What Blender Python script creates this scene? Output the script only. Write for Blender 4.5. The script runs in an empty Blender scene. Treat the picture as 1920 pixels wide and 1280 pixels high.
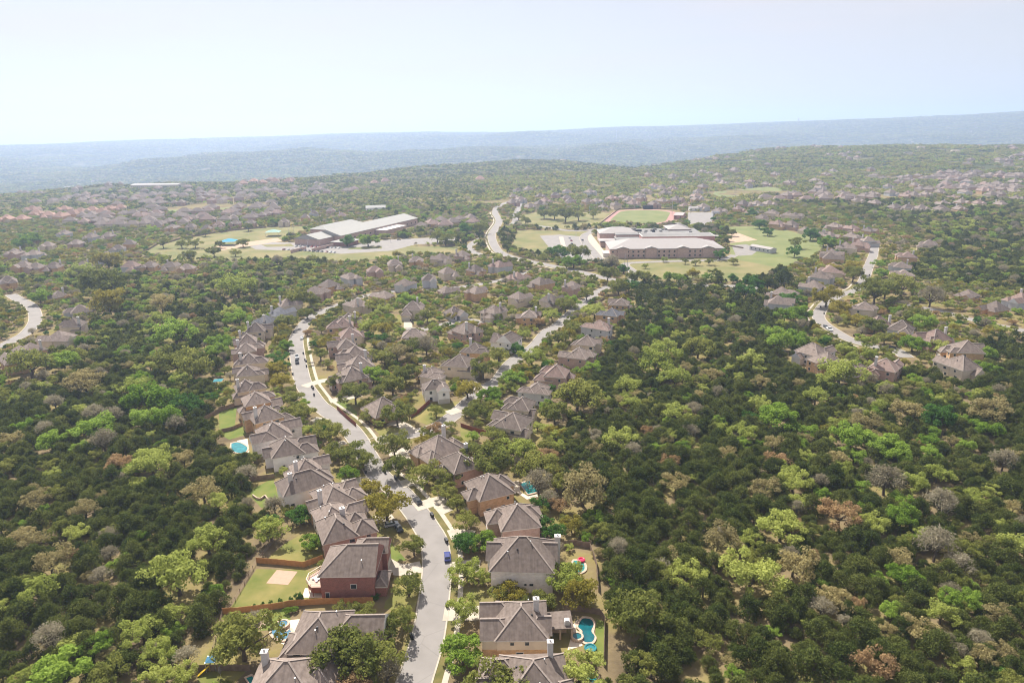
import bpy, math, random
import numpy as np
from mathutils import Vector, Matrix
random.seed(7); RNG = np.random.default_rng(11)
SC = bpy.context.scene; COL = SC.collection
# ------------------------------------------------------------------ camera, sky, sun, exposure
CAMH, FPX = 120.0, 1280.0
PITCH, ROLL = math.radians(17.27), math.radians(0.9)
cp, sp = math.cos(PITCH), math.sin(PITCH)
FWD = Vector((0, cp, -sp)); R0 = Vector((1, 0, 0)); U0 = Vector((0, sp, cp))
RGT = R0 * math.cos(ROLL) - U0 * math.sin(ROLL); UPV = U0 * math.cos(ROLL) + R0 * math.sin(ROLL)
EYE = Vector((0, 0, CAMH))
cd = bpy.data.cameras.new('camera'); cam = bpy.data.objects.new('camera', cd); COL.objects.link(cam)
cd.sensor_width = 36; cd.lens = 24; cd.clip_start = 1; cd.clip_end = 60000
M = Matrix((RGT, UPV, -FWD)).transposed().to_4x4(); M.translation = EYE; cam.matrix_world = M
SC.camera = cam
SUN_EL, SUN_AZ = math.radians(50), math.radians(25)      # azimuth: left of straight ahead
sdir = Vector((-math.sin(SUN_AZ) * math.cos(SUN_EL), math.cos(SUN_AZ) * math.cos(SUN_EL), math.sin(SUN_EL)))
w = bpy.data.worlds.new('World'); SC.world = w; w.use_nodes = True
nt = w.node_tree; bg = nt.nodes['Background']
sky = nt.nodes.new('ShaderNodeTexSky'); sky.sky_type = 'NISHITA'; sky.sun_disc = False
sky.sun_elevation = SUN_EL; sky.sun_rotation = -SUN_AZ
sky.altitude = 300; sky.air_density = 1.0; sky.dust_density = 0.5; sky.ozone_density = 2.5
hs_ = nt.nodes.new('ShaderNodeHueSaturation'); hs_.inputs['Saturation'].default_value = 0.55; nt.links.new(sky.outputs[0], hs_.inputs['Color'])
tcw = nt.nodes.new('ShaderNodeTexCoord'); mpw = nt.nodes.new('ShaderNodeMapping'); mpw.inputs['Scale'].default_value = (1.2, 1.2, 9); nt.links.new(tcw.outputs['Generated'], mpw.inputs[0])
nzw = nt.nodes.new('ShaderNodeTexNoise'); nzw.inputs['Scale'].default_value = 2.2; nzw.inputs['Detail'].default_value = 6; nt.links.new(mpw.outputs[0], nzw.inputs['Vector'])
mrw = nt.nodes.new('ShaderNodeMapRange'); mrw.inputs[1].default_value = 0.42; mrw.inputs[2].default_value = 0.75; mrw.inputs[3].default_value = 0.58; mrw.inputs[4].default_value = 0.95; nt.links.new(nzw.outputs[0], mrw.inputs[0])
mxw = nt.nodes.new('ShaderNodeMixRGB'); mxw.inputs[2].default_value = (7.4, 6.95, 7.1, 1); nt.links.new(mrw.outputs[0], mxw.inputs[0]); nt.links.new(hs_.outputs[0], mxw.inputs[1])
nt.links.new(mxw.outputs[0], bg.inputs[0]); bg.inputs[1].default_value = 0.058
sl = bpy.data.lights.new('sun', 'SUN'); sl.energy = 5.0; sl.angle = math.radians(0.5); sl.color = (1, 0.95, 0.87)
so = bpy.data.objects.new('sun', sl); COL.objects.link(so); so.rotation_euler = sdir.to_track_quat('Z', 'Y').to_euler()
so.location = (0, 0, 200)
SC.view_settings.view_transform = 'Standard'; SC.view_settings.look = 'None'
SC.view_settings.exposure = 0.93; SC.view_settings.gamma = 1.0
SC.cycles.filter_width = 1.1; SC.render.engine = 'CYCLES'; SC.cycles.use_denoising = True; SC.cycles.denoising_prefilter = 'ACCURATE'; SC.cycles.use_adaptive_sampling = False
SC.cycles.max_bounces = 5; SC.cycles.diffuse_bounces = 3; SC.cycles.volume_bounces = 2
SC.cycles.transmission_bounces = 3; SC.cycles.caustics_reflective = False; SC.cycles.caustics_refractive = False
HAZE = 0.000145
# ------------------------------------------------------------------ pixel <-> world
def at(px, py, z=0.0):
    d = FWD + RGT * ((px - 960) / FPX) + UPV * ((640 - py) / FPX)
    t = (z - CAMH) / d.z
    return EYE + d * t
def depth(p): return (Vector(p) - EYE).dot(FWD)
def topx(p):
    v = Vector(p) - EYE; d = v.dot(FWD)
    return 960 + FPX * v.dot(RGT) / d, 640 - FPX * v.dot(UPV) / d
def P(s): # "x y, x y" -> list of tuples
    return [tuple(float(a) for a in q.split()) for q in s.split(',')]
# ------------------------------------------------------------------ mesh helpers
class MB:
    def __init__(s): s.v = []; s.f = []; s.m = []
    def add(s, vs, fs, mi=0):
        b = len(s.v); s.v += [tuple(v) for v in vs]
        for f in fs: s.f.append(tuple(b + i for i in f)); s.m.append(mi)
    def box(s, c, d, mi=0, rz=0, taper=1.0):
        x, y, z = d[0] / 2, d[1] / 2, d[2] / 2; ca, sa = math.cos(rz), math.sin(rz); vs = []
        for k, (a, b_, e) in enumerate([(-1, -1, -1), (1, -1, -1), (1, 1, -1), (-1, 1, -1), (-1, -1, 1), (1, -1, 1), (1, 1, 1), (-1, 1, 1)]):
            t = taper if e > 0 else 1
            X, Y = a * x * t, b_ * y * t
            vs.append((c[0] + X * ca - Y * sa, c[1] + X * sa + Y * ca, c[2] + e * z))
        s.add(vs, [(3, 2, 1, 0), (4, 5, 6, 7), (0, 1, 5, 4), (1, 2, 6, 5), (2, 3, 7, 6), (3, 0, 4, 7)], mi)
    def tube(s, p, q, r0, r1, n=6, mi=0):
        p, q = Vector(p), Vector(q); a = (q - p).normalized(); u = a.orthogonal().normalized(); v = a.cross(u); vs = []
        for c, r in ((p, r0), (q, r1)):
            for i in range(n):
                t = 2 * math.pi * i / n; vs.append(c + u * (r * math.cos(t)) + v * (r * math.sin(t)))
        s.add(vs, [(i, (i + 1) % n, n + (i + 1) % n, n + i) for i in range(n)] + [tuple(range(n, 2 * n)), tuple(range(n - 1, -1, -1))], mi)
    def bar(s, p, q, wd, th, mi=0):
        p, q = Vector(p), Vector(q); a = (q - p).normalized(); side = Vector((-a.y, a.x, 0))
        side = side.normalized() if side.length > 1e-6 else Vector((1, 0, 0)); n = a.cross(side).normalized()
        vs = [c + side * (sx * wd / 2) + n * (sy * th / 2) for c in (p, q) for sx, sy in ((-1, -1), (1, -1), (1, 1), (-1, 1))]
        s.add(vs, [(0, 1, 5, 4), (1, 2, 6, 5), (2, 3, 7, 6), (3, 0, 4, 7), (3, 2, 1, 0), (4, 5, 6, 7)], mi)
    def prism(s, poly, z0, z1, mi=0):
        n = len(poly); a = sum(poly[i][0] * poly[(i + 1) % n][1] - poly[(i + 1) % n][0] * poly[i][1] for i in range(n))
        if a < 0: poly = poly[::-1]
        vs = [(x, y, z0) for x, y in poly] + [(x, y, z1) for x, y in poly]
        s.add(vs, [tuple(range(n - 1, -1, -1)), tuple(range(n, 2 * n))] + [(i, (i + 1) % n, n + (i + 1) % n, n + i) for i in range(n)], mi)
    def mesh(s, name, mats):
        me = bpy.data.meshes.new(name); me.from_pydata(s.v, [], s.f)
        for m in (mats if isinstance(mats, (list, tuple)) else [mats]): me.materials.append(m)
        me.polygons.foreach_set('material_index', s.m); me.update(); return me
    def build(s, name, mats, parent=None): return link(name, s.mesh(name, mats), parent)
def link(name, me, parent=None):
    o = bpy.data.objects.new(name, me); COL.objects.link(o)
    if parent is not None: o.parent = parent
    return o
def tag(o, label=None, cat=None, group=None, kind=None):
    if label: o['label'] = label
    if cat: o['category'] = cat
    if group: o['group'] = group
    if kind: o['kind'] = kind
    return o
def empty(name, loc, rz=0, **k):
    o = bpy.data.objects.new(name, None); COL.objects.link(o); o.empty_display_size = 0.5
    o.location = loc; o.rotation_euler = (0, 0, rz); return tag(o, **k)
def copy_tree(o, parent=None):
    c = o.copy(); COL.objects.link(c)
    if parent is not None: c.parent = parent
    for ch in list(o.children): copy_tree(ch, c)
    return c
# ------------------------------------------------------------------ materials
def mat(name, col, rough=0.8, metal=0.0, var=0.0, scale=1.0, col2=None, bump=0.0, detail=3, spec=0.3, objrand=0.0):
    m = bpy.data.materials.new(name); m.use_nodes = True; t = m.node_tree; b = t.nodes['Principled BSDF']
    b.inputs['Roughness'].default_value = rough; b.inputs['Metallic'].default_value = metal
    b.inputs['Specular IOR Level'].default_value = spec
    b.inputs['Base Color'].default_value = (*col, 1)
    if var or col2 or objrand:
        tc = t.nodes.new('ShaderNodeTexCoord'); nz = t.nodes.new('ShaderNodeTexNoise')
        nz.inputs['Scale'].default_value = scale; nz.inputs['Detail'].default_value = detail
        t.links.new(tc.outputs['Object'], nz.inputs['Vector'])
        rp = t.nodes.new('ShaderNodeValToRGB'); rp.color_ramp.elements[0].position = 0.3; rp.color_ramp.elements[1].position = 0.7
        c2 = col2 or tuple(min(1, c * (1 + var)) for c in col); c1 = col if col2 else tuple(c * (1 - var) for c in col)
        rp.color_ramp.elements[0].color = (*c1, 1); rp.color_ramp.elements[1].color = (*c2, 1)
        t.links.new(nz.outputs[0], rp.inputs[0]); out = rp.outputs[0]
        if objrand:
            oi = t.nodes.new('ShaderNodeObjectInfo'); mr = t.nodes.new('ShaderNodeMapRange')
            mr.inputs[3].default_value = 1 - objrand; mr.inputs[4].default_value = 1 + objrand
            t.links.new(oi.outputs['Random'], mr.inputs[0])
            mx = t.nodes.new('ShaderNodeVectorMath'); mx.operation = 'SCALE'
            t.links.new(out, mx.inputs[0]); t.links.new(mr.outputs[0], mx.inputs['Scale']); out = mx.outputs[0]
        t.links.new(out, b.inputs['Base Color'])
        if bump:
            bp = t.nodes.new('ShaderNodeBump'); bp.inputs['Strength'].default_value = bump
            t.links.new(nz.outputs[0], bp.inputs['Height']); t.links.new(bp.outputs[0], b.inputs['Normal'])
    return m
def leafmat(name, a, b_, transl=0.35):
    m = bpy.data.materials.new(name); m.use_nodes = True; t = m.node_tree; t.nodes.clear()
    out = t.nodes.new('ShaderNodeOutputMaterial'); df = t.nodes.new('ShaderNodeBsdfDiffuse'); tr = t.nodes.new('ShaderNodeBsdfTranslucent')
    mx = t.nodes.new('ShaderNodeMixShader'); mx.inputs[0].default_value = transl
    oi = t.nodes.new('ShaderNodeObjectInfo'); tc = t.nodes.new('ShaderNodeTexCoord'); nz = t.nodes.new('ShaderNodeTexNoise')
    nz.inputs['Scale'].default_value = 0.7; nz.inputs['Detail'].default_value = 4; nz.inputs['Roughness'].default_value = 0.75
    t.links.new(tc.outputs['Object'], nz.inputs['Vector'])
    ad = t.nodes.new('ShaderNodeMath'); ad.operation = 'MULTIPLY_ADD'; ad.inputs[1].default_value = 0.75
    mr = t.nodes.new('ShaderNodeMapRange'); mr.inputs[1].default_value = 0.32; mr.inputs[2].default_value = 0.68; mr.inputs[3].default_value = -0.25; mr.inputs[4].default_value = 0.5
    t.links.new(nz.outputs[0], mr.inputs[0]); t.links.new(oi.outputs['Random'], ad.inputs[0]); t.links.new(mr.outputs[0], ad.inputs[2])
    rp = t.nodes.new('ShaderNodeValToRGB'); rp.color_ramp.elements[0].color = (*a, 1); rp.color_ramp.elements[1].color = (*b_, 1)
    t.links.new(ad.outputs[0], rp.inputs[0])
    for n in (df, tr): t.links.new(rp.outputs[0], n.inputs[0])
    t.links.new(df.outputs[0], mx.inputs[1]); t.links.new(tr.outputs[0], mx.inputs[2]); t.links.new(mx.outputs[0], out.inputs[0])
    return m
ASPH = mat('asphalt', (0.215, 0.196, 0.181), 0.9, col2=(0.265, 0.242, 0.225), scale=0.16, detail=12)
def cracks(m, sc, wd):
    t = m.node_tree; b = t.nodes['Principled BSDF']; src = b.inputs['Base Color'].links[0].from_socket; tc = t.nodes.new('ShaderNodeTexCoord'); v = t.nodes.new('ShaderNodeTexVoronoi'); v.feature = 'DISTANCE_TO_EDGE'; v.inputs['Scale'].default_value = sc
    nz = t.nodes.new('ShaderNodeTexNoise'); nz.inputs['Scale'].default_value = 0.5; nz.inputs['Detail'].default_value = 5; mx0 = t.nodes.new('ShaderNodeMixRGB'); mx0.inputs[0].default_value = 0.02; t.links.new(tc.outputs['Object'], nz.inputs['Vector']); t.links.new(tc.outputs['Object'], mx0.inputs[1]); t.links.new(nz.outputs['Color'], mx0.inputs[2]); t.links.new(tc.outputs['Object'], v.inputs['Vector'])
    mr = t.nodes.new('ShaderNodeMapRange'); mr.inputs[1].default_value = 0; mr.inputs[2].default_value = wd; mr.inputs[3].default_value = 0.86; mr.inputs[4].default_value = 1.0; t.links.new(v.outputs['Distance'], mr.inputs[0])
    sc_ = t.nodes.new('ShaderNodeVectorMath'); sc_.operation = 'SCALE'; t.links.new(src, sc_.inputs[0]); t.links.new(mr.outputs[0], sc_.inputs['Scale']); t.links.new(sc_.outputs[0], b.inputs['Base Color'])
cracks(ASPH, 0.07, 0.012)
CONC = mat('concrete', (0.38, 0.33, 0.265), 0.9, col2=(0.48, 0.42, 0.34), scale=0.4, detail=6)
LAWN = mat('lawn_grass', (0.115, 0.135, 0.032), 0.95, col2=(0.25, 0.205, 0.075), scale=0.13, detail=7, spec=0.1)
GREEN = mat('green_grass', (0.10, 0.145, 0.030), 0.95, col2=(0.17, 0.18, 0.05), scale=0.2, detail=7, spec=0.1)
VERGE = mat('verge_grass', (0.10, 0.10, 0.033), 0.95, col2=(0.19, 0.15, 0.06), scale=0.3, detail=7, spec=0.1)
FIELD = mat('field_grass', (0.13, 0.145, 0.05), 0.95, col2=(0.25, 0.205, 0.10), scale=0.035, detail=8, spec=0.1)
SPORT = mat('sport_grass', (0.14, 0.165, 0.06), 0.95, col2=(0.20, 0.205, 0.085), scale=0.05, detail=9, spec=0.1)
DIRT = mat('bare_dirt', (0.36, 0.25, 0.17), 0.95, col2=(0.46, 0.34, 0.24), scale=0.3, detail=6)
TRACK = mat('track_rubber', (0.35, 0.19, 0.165), 0.9, var=0.1, scale=0.1)
SHING = mat('roof_shingle', (0.152, 0.117, 0.098), 0.9, col2=(0.232, 0.184, 0.157), scale=0.9, detail=8, bump=0.15, objrand=0.26)
SHING2 = mat('brown_shingle', (0.19, 0.13, 0.108), 0.9, col2=(0.27, 0.19, 0.162), scale=0.9, detail=8, objrand=0.12)
SHING3 = mat('blue_grey_shingle', (0.115, 0.115, 0.125), 0.9, col2=(0.17, 0.17, 0.185), scale=0.9, detail=8, objrand=0.1)
RIDGE = mat('ridge_cap', (0.29, 0.238, 0.205), 0.9, var=0.15, scale=2)
TERRA = mat('terracotta_tile', (0.28, 0.16, 0.118), 0.9, col2=(0.34, 0.21, 0.16), scale=0.3, objrand=0.2)
TRIM = mat('pale_trim', (0.62, 0.58, 0.53), 0.7)
def brick(name, c1, c2, mortar, s=1.0):
    m = bpy.data.materials.new(name); m.use_nodes = True; t = m.node_tree; b = t.nodes['Principled BSDF']; b.inputs['Roughness'].default_value = 0.9
    tc = t.nodes.new('ShaderNodeTexCoord'); br = t.nodes.new('ShaderNodeTexBrick'); mp = t.nodes.new('ShaderNodeMapping')
    sx = t.nodes.new('ShaderNodeSeparateXYZ'); ad = t.nodes.new('ShaderNodeMath'); cb = t.nodes.new('ShaderNodeCombineXYZ')
    t.links.new(tc.outputs['Object'], sx.inputs[0]); t.links.new(sx.outputs[0], ad.inputs[0]); t.links.new(sx.outputs[1], ad.inputs[1])
    t.links.new(ad.outputs[0], cb.inputs[0]); t.links.new(sx.outputs[2], cb.inputs[1])
    br.inputs['Scale'].default_value = 1.0; br.inputs['Brick Width'].default_value = 0.55 * s; br.inputs['Row Height'].default_value = 0.22 * s
    br.inputs['Mortar Size'].default_value = 0.022; br.inputs['Color1'].default_value = (*c1, 1); br.inputs['Color2'].default_value = (*c2, 1); br.inputs['Mortar'].default_value = (*mortar, 1)
    t.links.new(cb.outputs[0], br.inputs['Vector'])
    nz = t.nodes.new('ShaderNodeTexNoise'); nz.inputs['Scale'].default_value = 0.8; nz.inputs['Detail'].default_value = 6; t.links.new(tc.outputs['Object'], nz.inputs['Vector'])
    mr = t.nodes.new('ShaderNodeMapRange'); mr.inputs[3].default_value = 0.72; mr.inputs[4].default_value = 1.25; t.links.new(nz.outputs[0], mr.inputs[0])
    mx = t.nodes.new('ShaderNodeVectorMath'); mx.operation = 'SCALE'; t.links.new(br.outputs[0], mx.inputs[0]); t.links.new(mr.outputs[0], mx.inputs['Scale'])
    t.links.new(mx.outputs[0], b.inputs['Base Color']); return m
def streaks(m, lo=0.84, hi=1.06):
    t = m.node_tree; b = t.nodes['Principled BSDF']; src = b.inputs['Base Color'].links[0].from_socket; tc = t.nodes.new('ShaderNodeTexCoord'); mp = t.nodes.new('ShaderNodeMapping'); mp.inputs['Scale'].default_value = (1.5, 0.16, 0.16); nz = t.nodes.new('ShaderNodeTexNoise'); nz.inputs['Scale'].default_value = 1.0; nz.inputs['Detail'].default_value = 6
    t.links.new(tc.outputs['Object'], mp.inputs[0]); t.links.new(mp.outputs[0], nz.inputs['Vector']); mr = t.nodes.new('ShaderNodeMapRange'); mr.inputs[1].default_value = .34; mr.inputs[2].default_value = .56; mr.inputs[3].default_value = lo; mr.inputs[4].default_value = hi; t.links.new(nz.outputs[0], mr.inputs[0])
    x = t.nodes.new('ShaderNodeVectorMath'); x.operation = 'SCALE'; t.links.new(src, x.inputs[0]); t.links.new(mr.outputs[0], x.inputs['Scale']); t.links.new(x.outputs[0], b.inputs['Base Color'])
for m_ in (SHING, SHING2, SHING3): streaks(m_)
WALLS = {
 'red': brick('red_brick', (0.31, 0.10, 0.08), (0.22, 0.075, 0.062), (0.28, 0.2, 0.17)),
 'pink': brick('pink_brick', (0.50, 0.32, 0.26), (0.40, 0.24, 0.19), (0.52, 0.42, 0.37)),
 'tan': brick('tan_stone', (0.62, 0.39, 0.21), (0.48, 0.28, 0.14), (0.58, 0.46, 0.34), 1.6),
 'white': brick('white_stone', (0.80, 0.73, 0.69), (0.70, 0.62, 0.58), (0.76, 0.71, 0.68), 1.6),
 'stucco': mat('white_stucco', (0.80, 0.77, 0.75), 0.9, var=0.06, scale=0.6),
 'grey': mat('grey_siding', (0.5, 0.5, 0.52), 0.85, var=0.08, scale=0.5),
 'beige': mat('beige_siding', (0.64, 0.54, 0.43), 0.85, var=0.08, scale=0.5)}
GLASS = mat('window_glass', (0.03, 0.04, 0.05), 0.08, spec=0.6)
DOORM = mat('painted_door', (0.16, 0.09, 0.06), 0.6)
GARM = mat('garage_panel', (0.5, 0.46, 0.41), 0.7)
CHIM = mat('pale_chimney', (0.55, 0.52, 0.50), 0.9, var=0.08, scale=1.5)
METAL = mat('galvanised_metal', (0.55, 0.55, 0.56), 0.45, metal=0.8)
WHITEMETAL = mat('white_metal_roof', (0.335, 0.305, 0.29), 0.8, metal=0.0, var=0.03, scale=0.3)
GREYMETAL = mat('grey_metal_roof', (0.31, 0.30, 0.275), 0.8, metal=0.0, var=0.05, scale=0.3)
FLATROOF = mat('flat_roof_membrane', (0.20, 0.19, 0.182), 0.85, var=0.2, scale=0.1)
FENCE = mat('cedar_fence', (0.42, 0.20, 0.075), 0.85, col2=(0.52, 0.27, 0.11), scale=1.2)
OLDFENCE = mat('weathered_fence', (0.19, 0.13, 0.095), 0.9, col2=(0.27, 0.2, 0.15), scale=1.0)
REDFENCE = mat('red_stained_fence', (0.22, 0.07, 0.045), 0.85, var=0.15, scale=1.0)
DECK = mat('pink_deck_boards', (0.52, 0.36, 0.29), 0.85, var=0.1, scale=2.0)
STONE = mat('coping_stone', (0.50, 0.37, 0.28), 0.85, var=0.2, scale=2.5)
PATIO = mat('cream_patio', (0.66, 0.54, 0.42), 0.9, var=0.08, scale=0.8)
def water(n, c): return mat(n, c, 0.12, spec=0.5, var=0.25, scale=0.6)
DEEP = water('deep_teal_water', (0.008, 0.10, 0.12)); AQUA = water('turquoise_water', (0.03, 0.19, 0.21)); BLUEW = water('blue_water', (0.05, 0.155, 0.235)); TEALW = water('teal_water', (0.015, 0.20, 0.20))
BLACK = mat('black_plastic', (0.02, 0.02, 0.022), 0.5); RUBBER = mat('tyre_rubber', (0.02, 0.02, 0.02), 0.9)
BARK = mat('tree_bark', (0.12, 0.095, 0.075), 0.95, var=0.25, scale=2.0)
PAINTS = {k: mat(k + '_car_paint', c, 0.25, spec=0.6) for k, c in dict(blue=(0.02, 0.03, 0.16), black=(0.02, 0.02, 0.025), silver=(0.45, 0.46, 0.47), white=(0.75, 0.75, 0.74), red=(0.3, 0.02, 0.03), grey=(0.15, 0.155, 0.165)).items()}
LEAF = {
 'j': leafmat('juniper_needles', (0.055, 0.080, 0.020), (0.155, 0.172, 0.045), 0.38),
 'l': leafmat('live_oak_leaves', (0.145, 0.170, 0.042), (0.32, 0.325, 0.085), 0.5),
 'y': leafmat('golden_oak_leaves', (0.24, 0.215, 0.038), (0.39, 0.335, 0.07), 0.5),
 'e': leafmat('elm_leaves', (0.15, 0.255, 0.03), (0.34, 0.45, 0.085), 0.5),
 'd': leafmat('dark_elm_leaves', (0.07, 0.155, 0.03), (0.14, 0.26, 0.055), 0.45),
 'b': leafmat('budding_oak_leaves', (0.28, 0.33, 0.07), (0.47, 0.50, 0.14), 0.5),
 't': leafmat('tan_oak_leaves', (0.27, 0.235, 0.11), (0.44, 0.37, 0.17), 0.45),
 'r': leafmat('rust_oak_leaves', (0.33, 0.22, 0.115), (0.45, 0.31, 0.16), 0.45),
 'g': leafmat('bare_twigs', (0.24, 0.21, 0.14), (0.40, 0.355, 0.25), 0.4)}
# ------------------------------------------------------------------ terrain
def vnoise(x, y, seed=0):
    xi, yi = np.floor(x), np.floor(y); fx, fy = x - xi, y - yi; fx, fy = fx * fx * (3 - 2 * fx), fy * fy * (3 - 2 * fy)
    def h(a, b): return np.modf(np.abs(np.sin(a * 127.1 + b * 311.7 + seed * 74.7) * 43758.5453))[0]
    return (h(xi, yi) * (1 - fx) + h(xi + 1, yi) * fx) * (1 - fy) + (h(xi, yi + 1) * (1 - fx) + h(xi + 1, yi + 1) * fx) * fy
def fbm(x, y, seed=0, o=4):
    s, a = 0, 0.5
    for i in range(o): s = s + a * vnoise(x, y, seed + i); x, y, a = x * 2.03, y * 2.03, a * 0.5
    return s
def sstep(a, b, x): t = np.clip((x - a) / (b - a), 0, 1); return t * t * (3 - 2 * t)
def terr(x, y):
    x, y = np.asarray(x, float), np.asarray(y, float); r = np.hypot(x, y); th = np.degrees(np.arctan2(x, np.maximum(y, 1e-6)))
    edge = np.interp(th, [-45, -37, -20, -8, 4, 10, 16, 25, 37, 45], [1900, 2000, 2100, 2350, 2600, 2150, 2500, 2900, 3300, 3400]) + 260 * (fbm(x / 500, y / 500, 3) - 0.5)
    mid = (fbm(x / 260, y / 260, 1) - 0.46) * 34 * sstep(1250, 2000, r)
    mid = mid + 5 * sstep(1700, 2300, r) * sstep(-13, -6, th) * (1 - sstep(7, 12.5, th)); mid = mid + 34 * sstep(1500, 2800, r) * sstep(8, 22, th) - 10 * sstep(1300, 2000, r) * (1 - sstep(-20, 5, th))
    sky_ = np.interp(th, [-45, -37, -28, -18, -11, -6, 0, 8, 16, 25, 32, 37, 45], [-5, 10, 40, 62, 75, 85, 80, 105, 128, 160, 185, 205, 215])
    t = sstep(0, 1, (r - edge - 700) / (9000 - edge))
    hills = -120 + (sky_ + 120) * t + (fbm(x / 1500, y / 1500, 9) - 0.47) * 330 * sstep(0.02, 0.3, t) * (1 - 0.85 * sstep(0.6, 1, t)) + (fbm(x / 350, y / 350, 5) - 0.47) * 34 * (1 - 0.6 * t)
    hills = hills - 140 * sstep(9300, 13000, r)
    k = sstep(0, 900, r - edge)
    return mid * (1 - k) + hills * k
rr = np.concatenate([np.linspace(0, 1200, 61), 1200 * (14000 / 1200) ** np.linspace(0, 1, 260)[1:]])
ths = np.radians(np.concatenate([np.linspace(-180, -50, 27)[:-1], np.linspace(-50, 50, 401), np.linspace(50, 180, 27)[1:]]))
gx = rr[:, None] * np.sin(ths)[None]; gy = rr[:, None] * np.cos(ths)[None]; gz = np.where(np.abs(ths)[None] > math.radians(52), 0, terr(gx, gy))
nR, nT = gx.shape
gv = np.stack([gx, gy, gz], -1).reshape(-1, 3); ii = (np.arange(nR - 1)[:, None] * nT + np.arange(nT - 1)[None]).ravel()
gf = np.stack([ii, ii + nT, ii + nT + 1, ii + 1], 1)
me = bpy.data.meshes.new('ground'); me.from_pydata(gv.tolist(), [], gf.tolist())
me.polygons.foreach_set('use_smooth', np.ones(len(gf), bool)); me.update()
def groundmat():
    m = bpy.data.materials.new('ground_cover'); m.use_nodes = True; t = m.node_tree; b = t.nodes['Principled BSDF']; b.inputs['Roughness'].default_value = 1; b.inputs['Specular IOR Level'].default_value = 0.05
    tc = t.nodes.new('ShaderNodeTexCoord')
    def nz(s, d, dist=0):
        n = t.nodes.new('ShaderNodeTexNoise'); n.inputs['Scale'].default_value = s; n.inputs['Detail'].default_value = d; n.inputs['Distortion'].default_value = dist; t.links.new(tc.outputs['Object'], n.inputs['Vector']); return n.outputs[0]
    def ramp(i, st):
        r = t.nodes.new('ShaderNodeValToRGB'); e = r.color_ramp.elements
        while len(e) < len(st): e.new(0.5)
        for k, (p, c) in enumerate(st): e[k].position = p; e[k].color = (*c, 1)
        t.links.new(i, r.inputs[0]); return r.outputs[0]
    near = ramp(nz(0.06, 9), [(0.3, (0.10, 0.075, 0.048)), (0.44, (0.19, 0.145, 0.082)), (0.56, (0.21, 0.17, 0.07)), (0.70, (0.135, 0.145, 0.042))])
    vor = t.nodes.new('ShaderNodeTexVoronoi'); vor.inputs['Scale'].default_value = 0.035; t.links.new(tc.outputs['Object'], vor.inputs['Vector'])
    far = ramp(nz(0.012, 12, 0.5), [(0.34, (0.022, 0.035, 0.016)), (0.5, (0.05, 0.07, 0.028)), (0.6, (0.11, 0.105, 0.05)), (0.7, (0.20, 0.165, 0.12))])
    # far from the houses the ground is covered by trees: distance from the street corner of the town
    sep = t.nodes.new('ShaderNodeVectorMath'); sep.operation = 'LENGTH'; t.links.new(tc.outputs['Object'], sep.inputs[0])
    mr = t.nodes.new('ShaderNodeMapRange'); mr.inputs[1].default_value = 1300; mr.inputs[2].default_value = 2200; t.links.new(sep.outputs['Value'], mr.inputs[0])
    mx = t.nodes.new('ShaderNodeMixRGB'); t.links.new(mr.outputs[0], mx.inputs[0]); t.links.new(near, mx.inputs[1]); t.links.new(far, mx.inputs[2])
    t.links.new(mx.outputs[0], b.inputs['Base Color'])
    bp = t.nodes.new('ShaderNodeBump'); bp.inputs['Strength'].default_value = 0.8; bp.inputs['Distance'].default_value = 6
    t.links.new(nz(0.03, 8), bp.inputs['Height']); t.links.new(bp.outputs[0], b.inputs['Normal']); return m
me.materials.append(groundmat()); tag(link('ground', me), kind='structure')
# ------------------------------------------------------------------ occupancy raster (nothing grows on roads, lawns, houses)
CELL, GX0, GY0, GW, GH = 1.5, -1300.0, 40.0, 1734, 1240
OCC = np.zeros((GH, GW), bool)
def raster(poly, pad=0.0):
    p = np.array([(q[0], q[1]) for q in poly]); x0, y0 = p.min(0) - pad - 2; x1, y1 = p.max(0) + pad + 2
    i0, i1 = int(max(0, (x0 - GX0) / CELL)), int(min(GW - 1, (x1 - GX0) / CELL)); j0, j1 = int(max(0, (y0 - GY0) / CELL)), int(min(GH - 1, (y1 - GY0) / CELL))
    if i1 <= i0 or j1 <= j0: return
    X, Y = np.meshgrid(GX0 + (np.arange(i0, i1 + 1) + .5) * CELL, GY0 + (np.arange(j0, j1 + 1) + .5) * CELL); ins = np.zeros(X.shape, bool); n = len(p); dm = np.full(X.shape, 1e9)
    for a in range(n):
        (ax, ay), (bx, by) = p[a], p[(a + 1) % n]
        c = ((ay > Y) != (by > Y)) & (X < (bx - ax) * (Y - ay) / (by - ay + 1e-12) + ax); ins ^= c
        if pad: 
            L2 = (bx - ax) ** 2 + (by - ay) ** 2 + 1e-9; tt = np.clip(((X - ax) * (bx - ax) + (Y - ay) * (by - ay)) / L2, 0, 1); dm = np.minimum(dm, np.hypot(X - ax - tt * (bx - ax), Y - ay - tt * (by - ay)))
    OCC[j0:j1 + 1, i0:i1 + 1] |= ins | (dm < pad)
def rasterline(pts, half):
    for a, b in zip(pts[:-1], pts[1:]): raster([a, b, b], half)
def occ(x, y):
    i = ((np.asarray(x) - GX0) / CELL).astype(int); j = ((np.asarray(y) - GY0) / CELL).astype(int)
    ok = (i >= 0) & (i < GW) & (j >= 0) & (j < GH); return np.where(ok, OCC[np.clip(j, 0, GH - 1), np.clip(i, 0, GW - 1)], False)
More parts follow.
